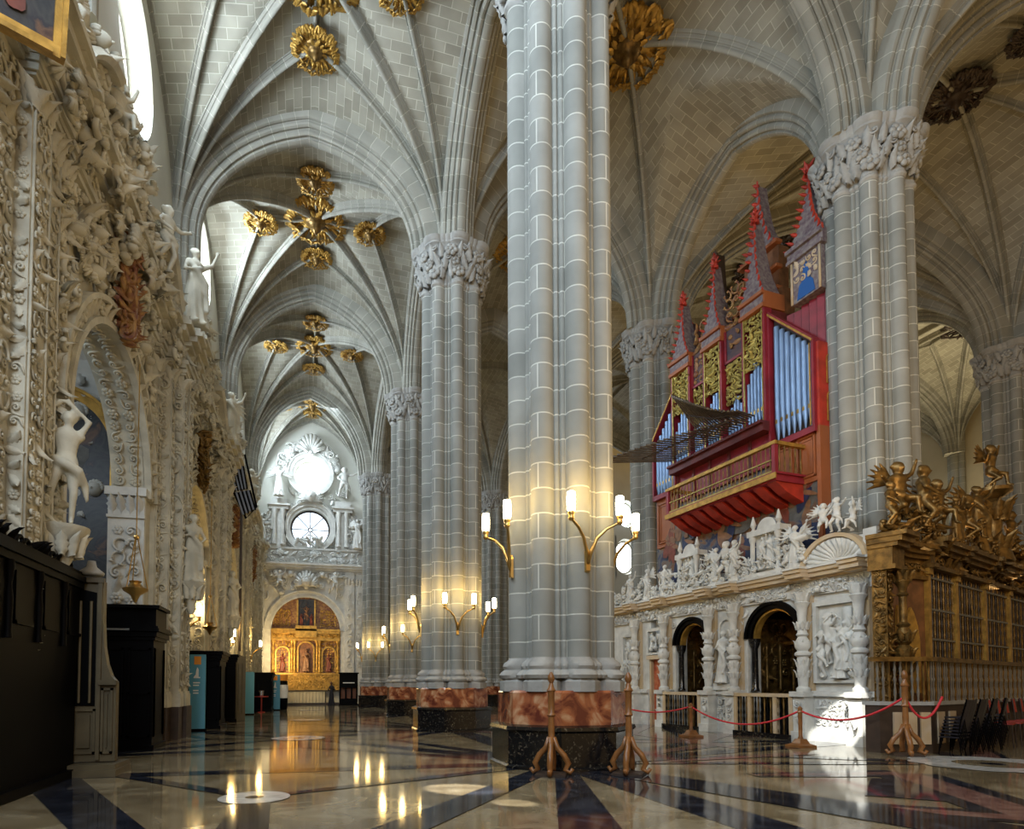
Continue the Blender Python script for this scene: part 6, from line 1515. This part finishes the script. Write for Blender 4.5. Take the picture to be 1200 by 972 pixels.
for k in range(6):
    p = gp(2.8+.66*k, -1.1); c = c1 if n0 else dup(c1); n0 = False; c.location = (p[0], p[1], 0); c.rotation_euler = (0, 0, GRZ+.1); c.scale = (1, 1, 1.25)
    c['group'] = 'dark red chairs at the right edge'; c['label'] = 'dark red chair, %s from the left in the row beyond the black stacks' % ('first', 'second', 'third', 'fourth', 'fifth', 'sixth')[k]
# ------------------------------------------------------------------ light
w = bpy.data.worlds.new('world'); scene.world = w; w.use_nodes = True
bg = w.node_tree.nodes['Background']; bg.inputs[0].default_value = (1.0, .62, .23, 1); bg.inputs[1].default_value = .44
def area(loc, target, sx, sy, power, c, name='window_and_fill_light'):
    l = bpy.data.lights.new(name, 'AREA'); l.shape = 'RECTANGLE'; l.size = sx; l.size_y = sy; l.energy = power; l.color = c
    o = bpy.data.objects.new(name, l); col.objects.link(o); o.location = loc
    o.rotation_euler = (Vector(target)-Vector(loc)).to_track_quat('-Z', 'Y').to_euler(); return o
cool = (.72, .86, 1.0)
for (y, z, a, b) in wins:
    area((XL-.1, y, z), (4.5, y, z-4), 2.6, 2.6, 640, cool).data.shape = 'DISK'
area((-4.2, 3.5, 14.5), (5.5, 12.5, 10), 5, 5, 1500, (.66, .82, 1))  # added lateral key light for the nearest pillar, not at a window
area((-3, -6, 12), (2, 20, 12), 4, 5, 1100, (.72, .86, 1))  # stands in for unseen windows behind the camera
area((1, -8, 9), (3, 20, 10), 8, 8, 120, (.8, .9, 1))  # broad weak fill added behind the camera
area((-.35, 50.75, 18.2), (0, 38, 14), 2.3, 2.3, 420, cool).data.shape = 'DISK'
area((0, 44, 21.0), (0, 50, 10), 3, 3, 180, cool)  # added light under the vault to brighten the far wall
area((6, -5, 13), (14, 18, 8), 5, 5, 350, cool)  # unseen cool fill aimed at the organ side
area((20, 17, 4.5), (14, 16, 20), 5, 9, 430, (1, .62, .24), 'added_warm_uplight')  # unseen warm light added behind the screen for ochre tones
area((9.5, 6, 6), (9.5, 16, 21), 3, 3, 350, (1, .66, .28), 'added_warm_uplight')  # second warm uplight added, free in the aisle without a fixture
area((27.3, 50.75, 16.9), (20, 40, 12), 1.5, 1.5, 300, cool).data.shape = 'DISK'
area((36, 26, 14), (30, 26, 19), 4, 4, 450, (1, .82, .5))  # warm area light below the outer vault, not at a window
area((39, 30, 10), (30, 26, 16), 4, 4, 500, (1, .82, .5))  # warm area light beside the solid outer wall, no opening there
def beam(src, dst, ang, power, c=(1, .97, .9), size=.05):
    l = bpy.data.lights.new('sunbeam', 'SPOT'); l.energy = power; l.spot_size = ang; l.spot_blend = .06; l.shadow_soft_size = size; l.color = c
    o = bpy.data.objects.new('sunbeam', l); col.objects.link(o); o.location = src; o.rotation_euler = (Vector(dst)-Vector(src)).to_track_quat('-Z', 'Y').to_euler()
beam((3.0, 3.0, 14.5), (12.85, 13.1, .55), rad(4.0), 42000)
beam((11.0, -1, 15), (2.1, 8.75, 0), rad(2.6), 70000)
beam((12.0, -1, 15), (2.5, 7.6, 0), rad(1.3), 40000)
vs = scene.view_settings; vs.view_transform = 'Standard'; vs.look = 'None'; vs.gamma = 1; vs.use_curve_mapping = False; vs.exposure = .2
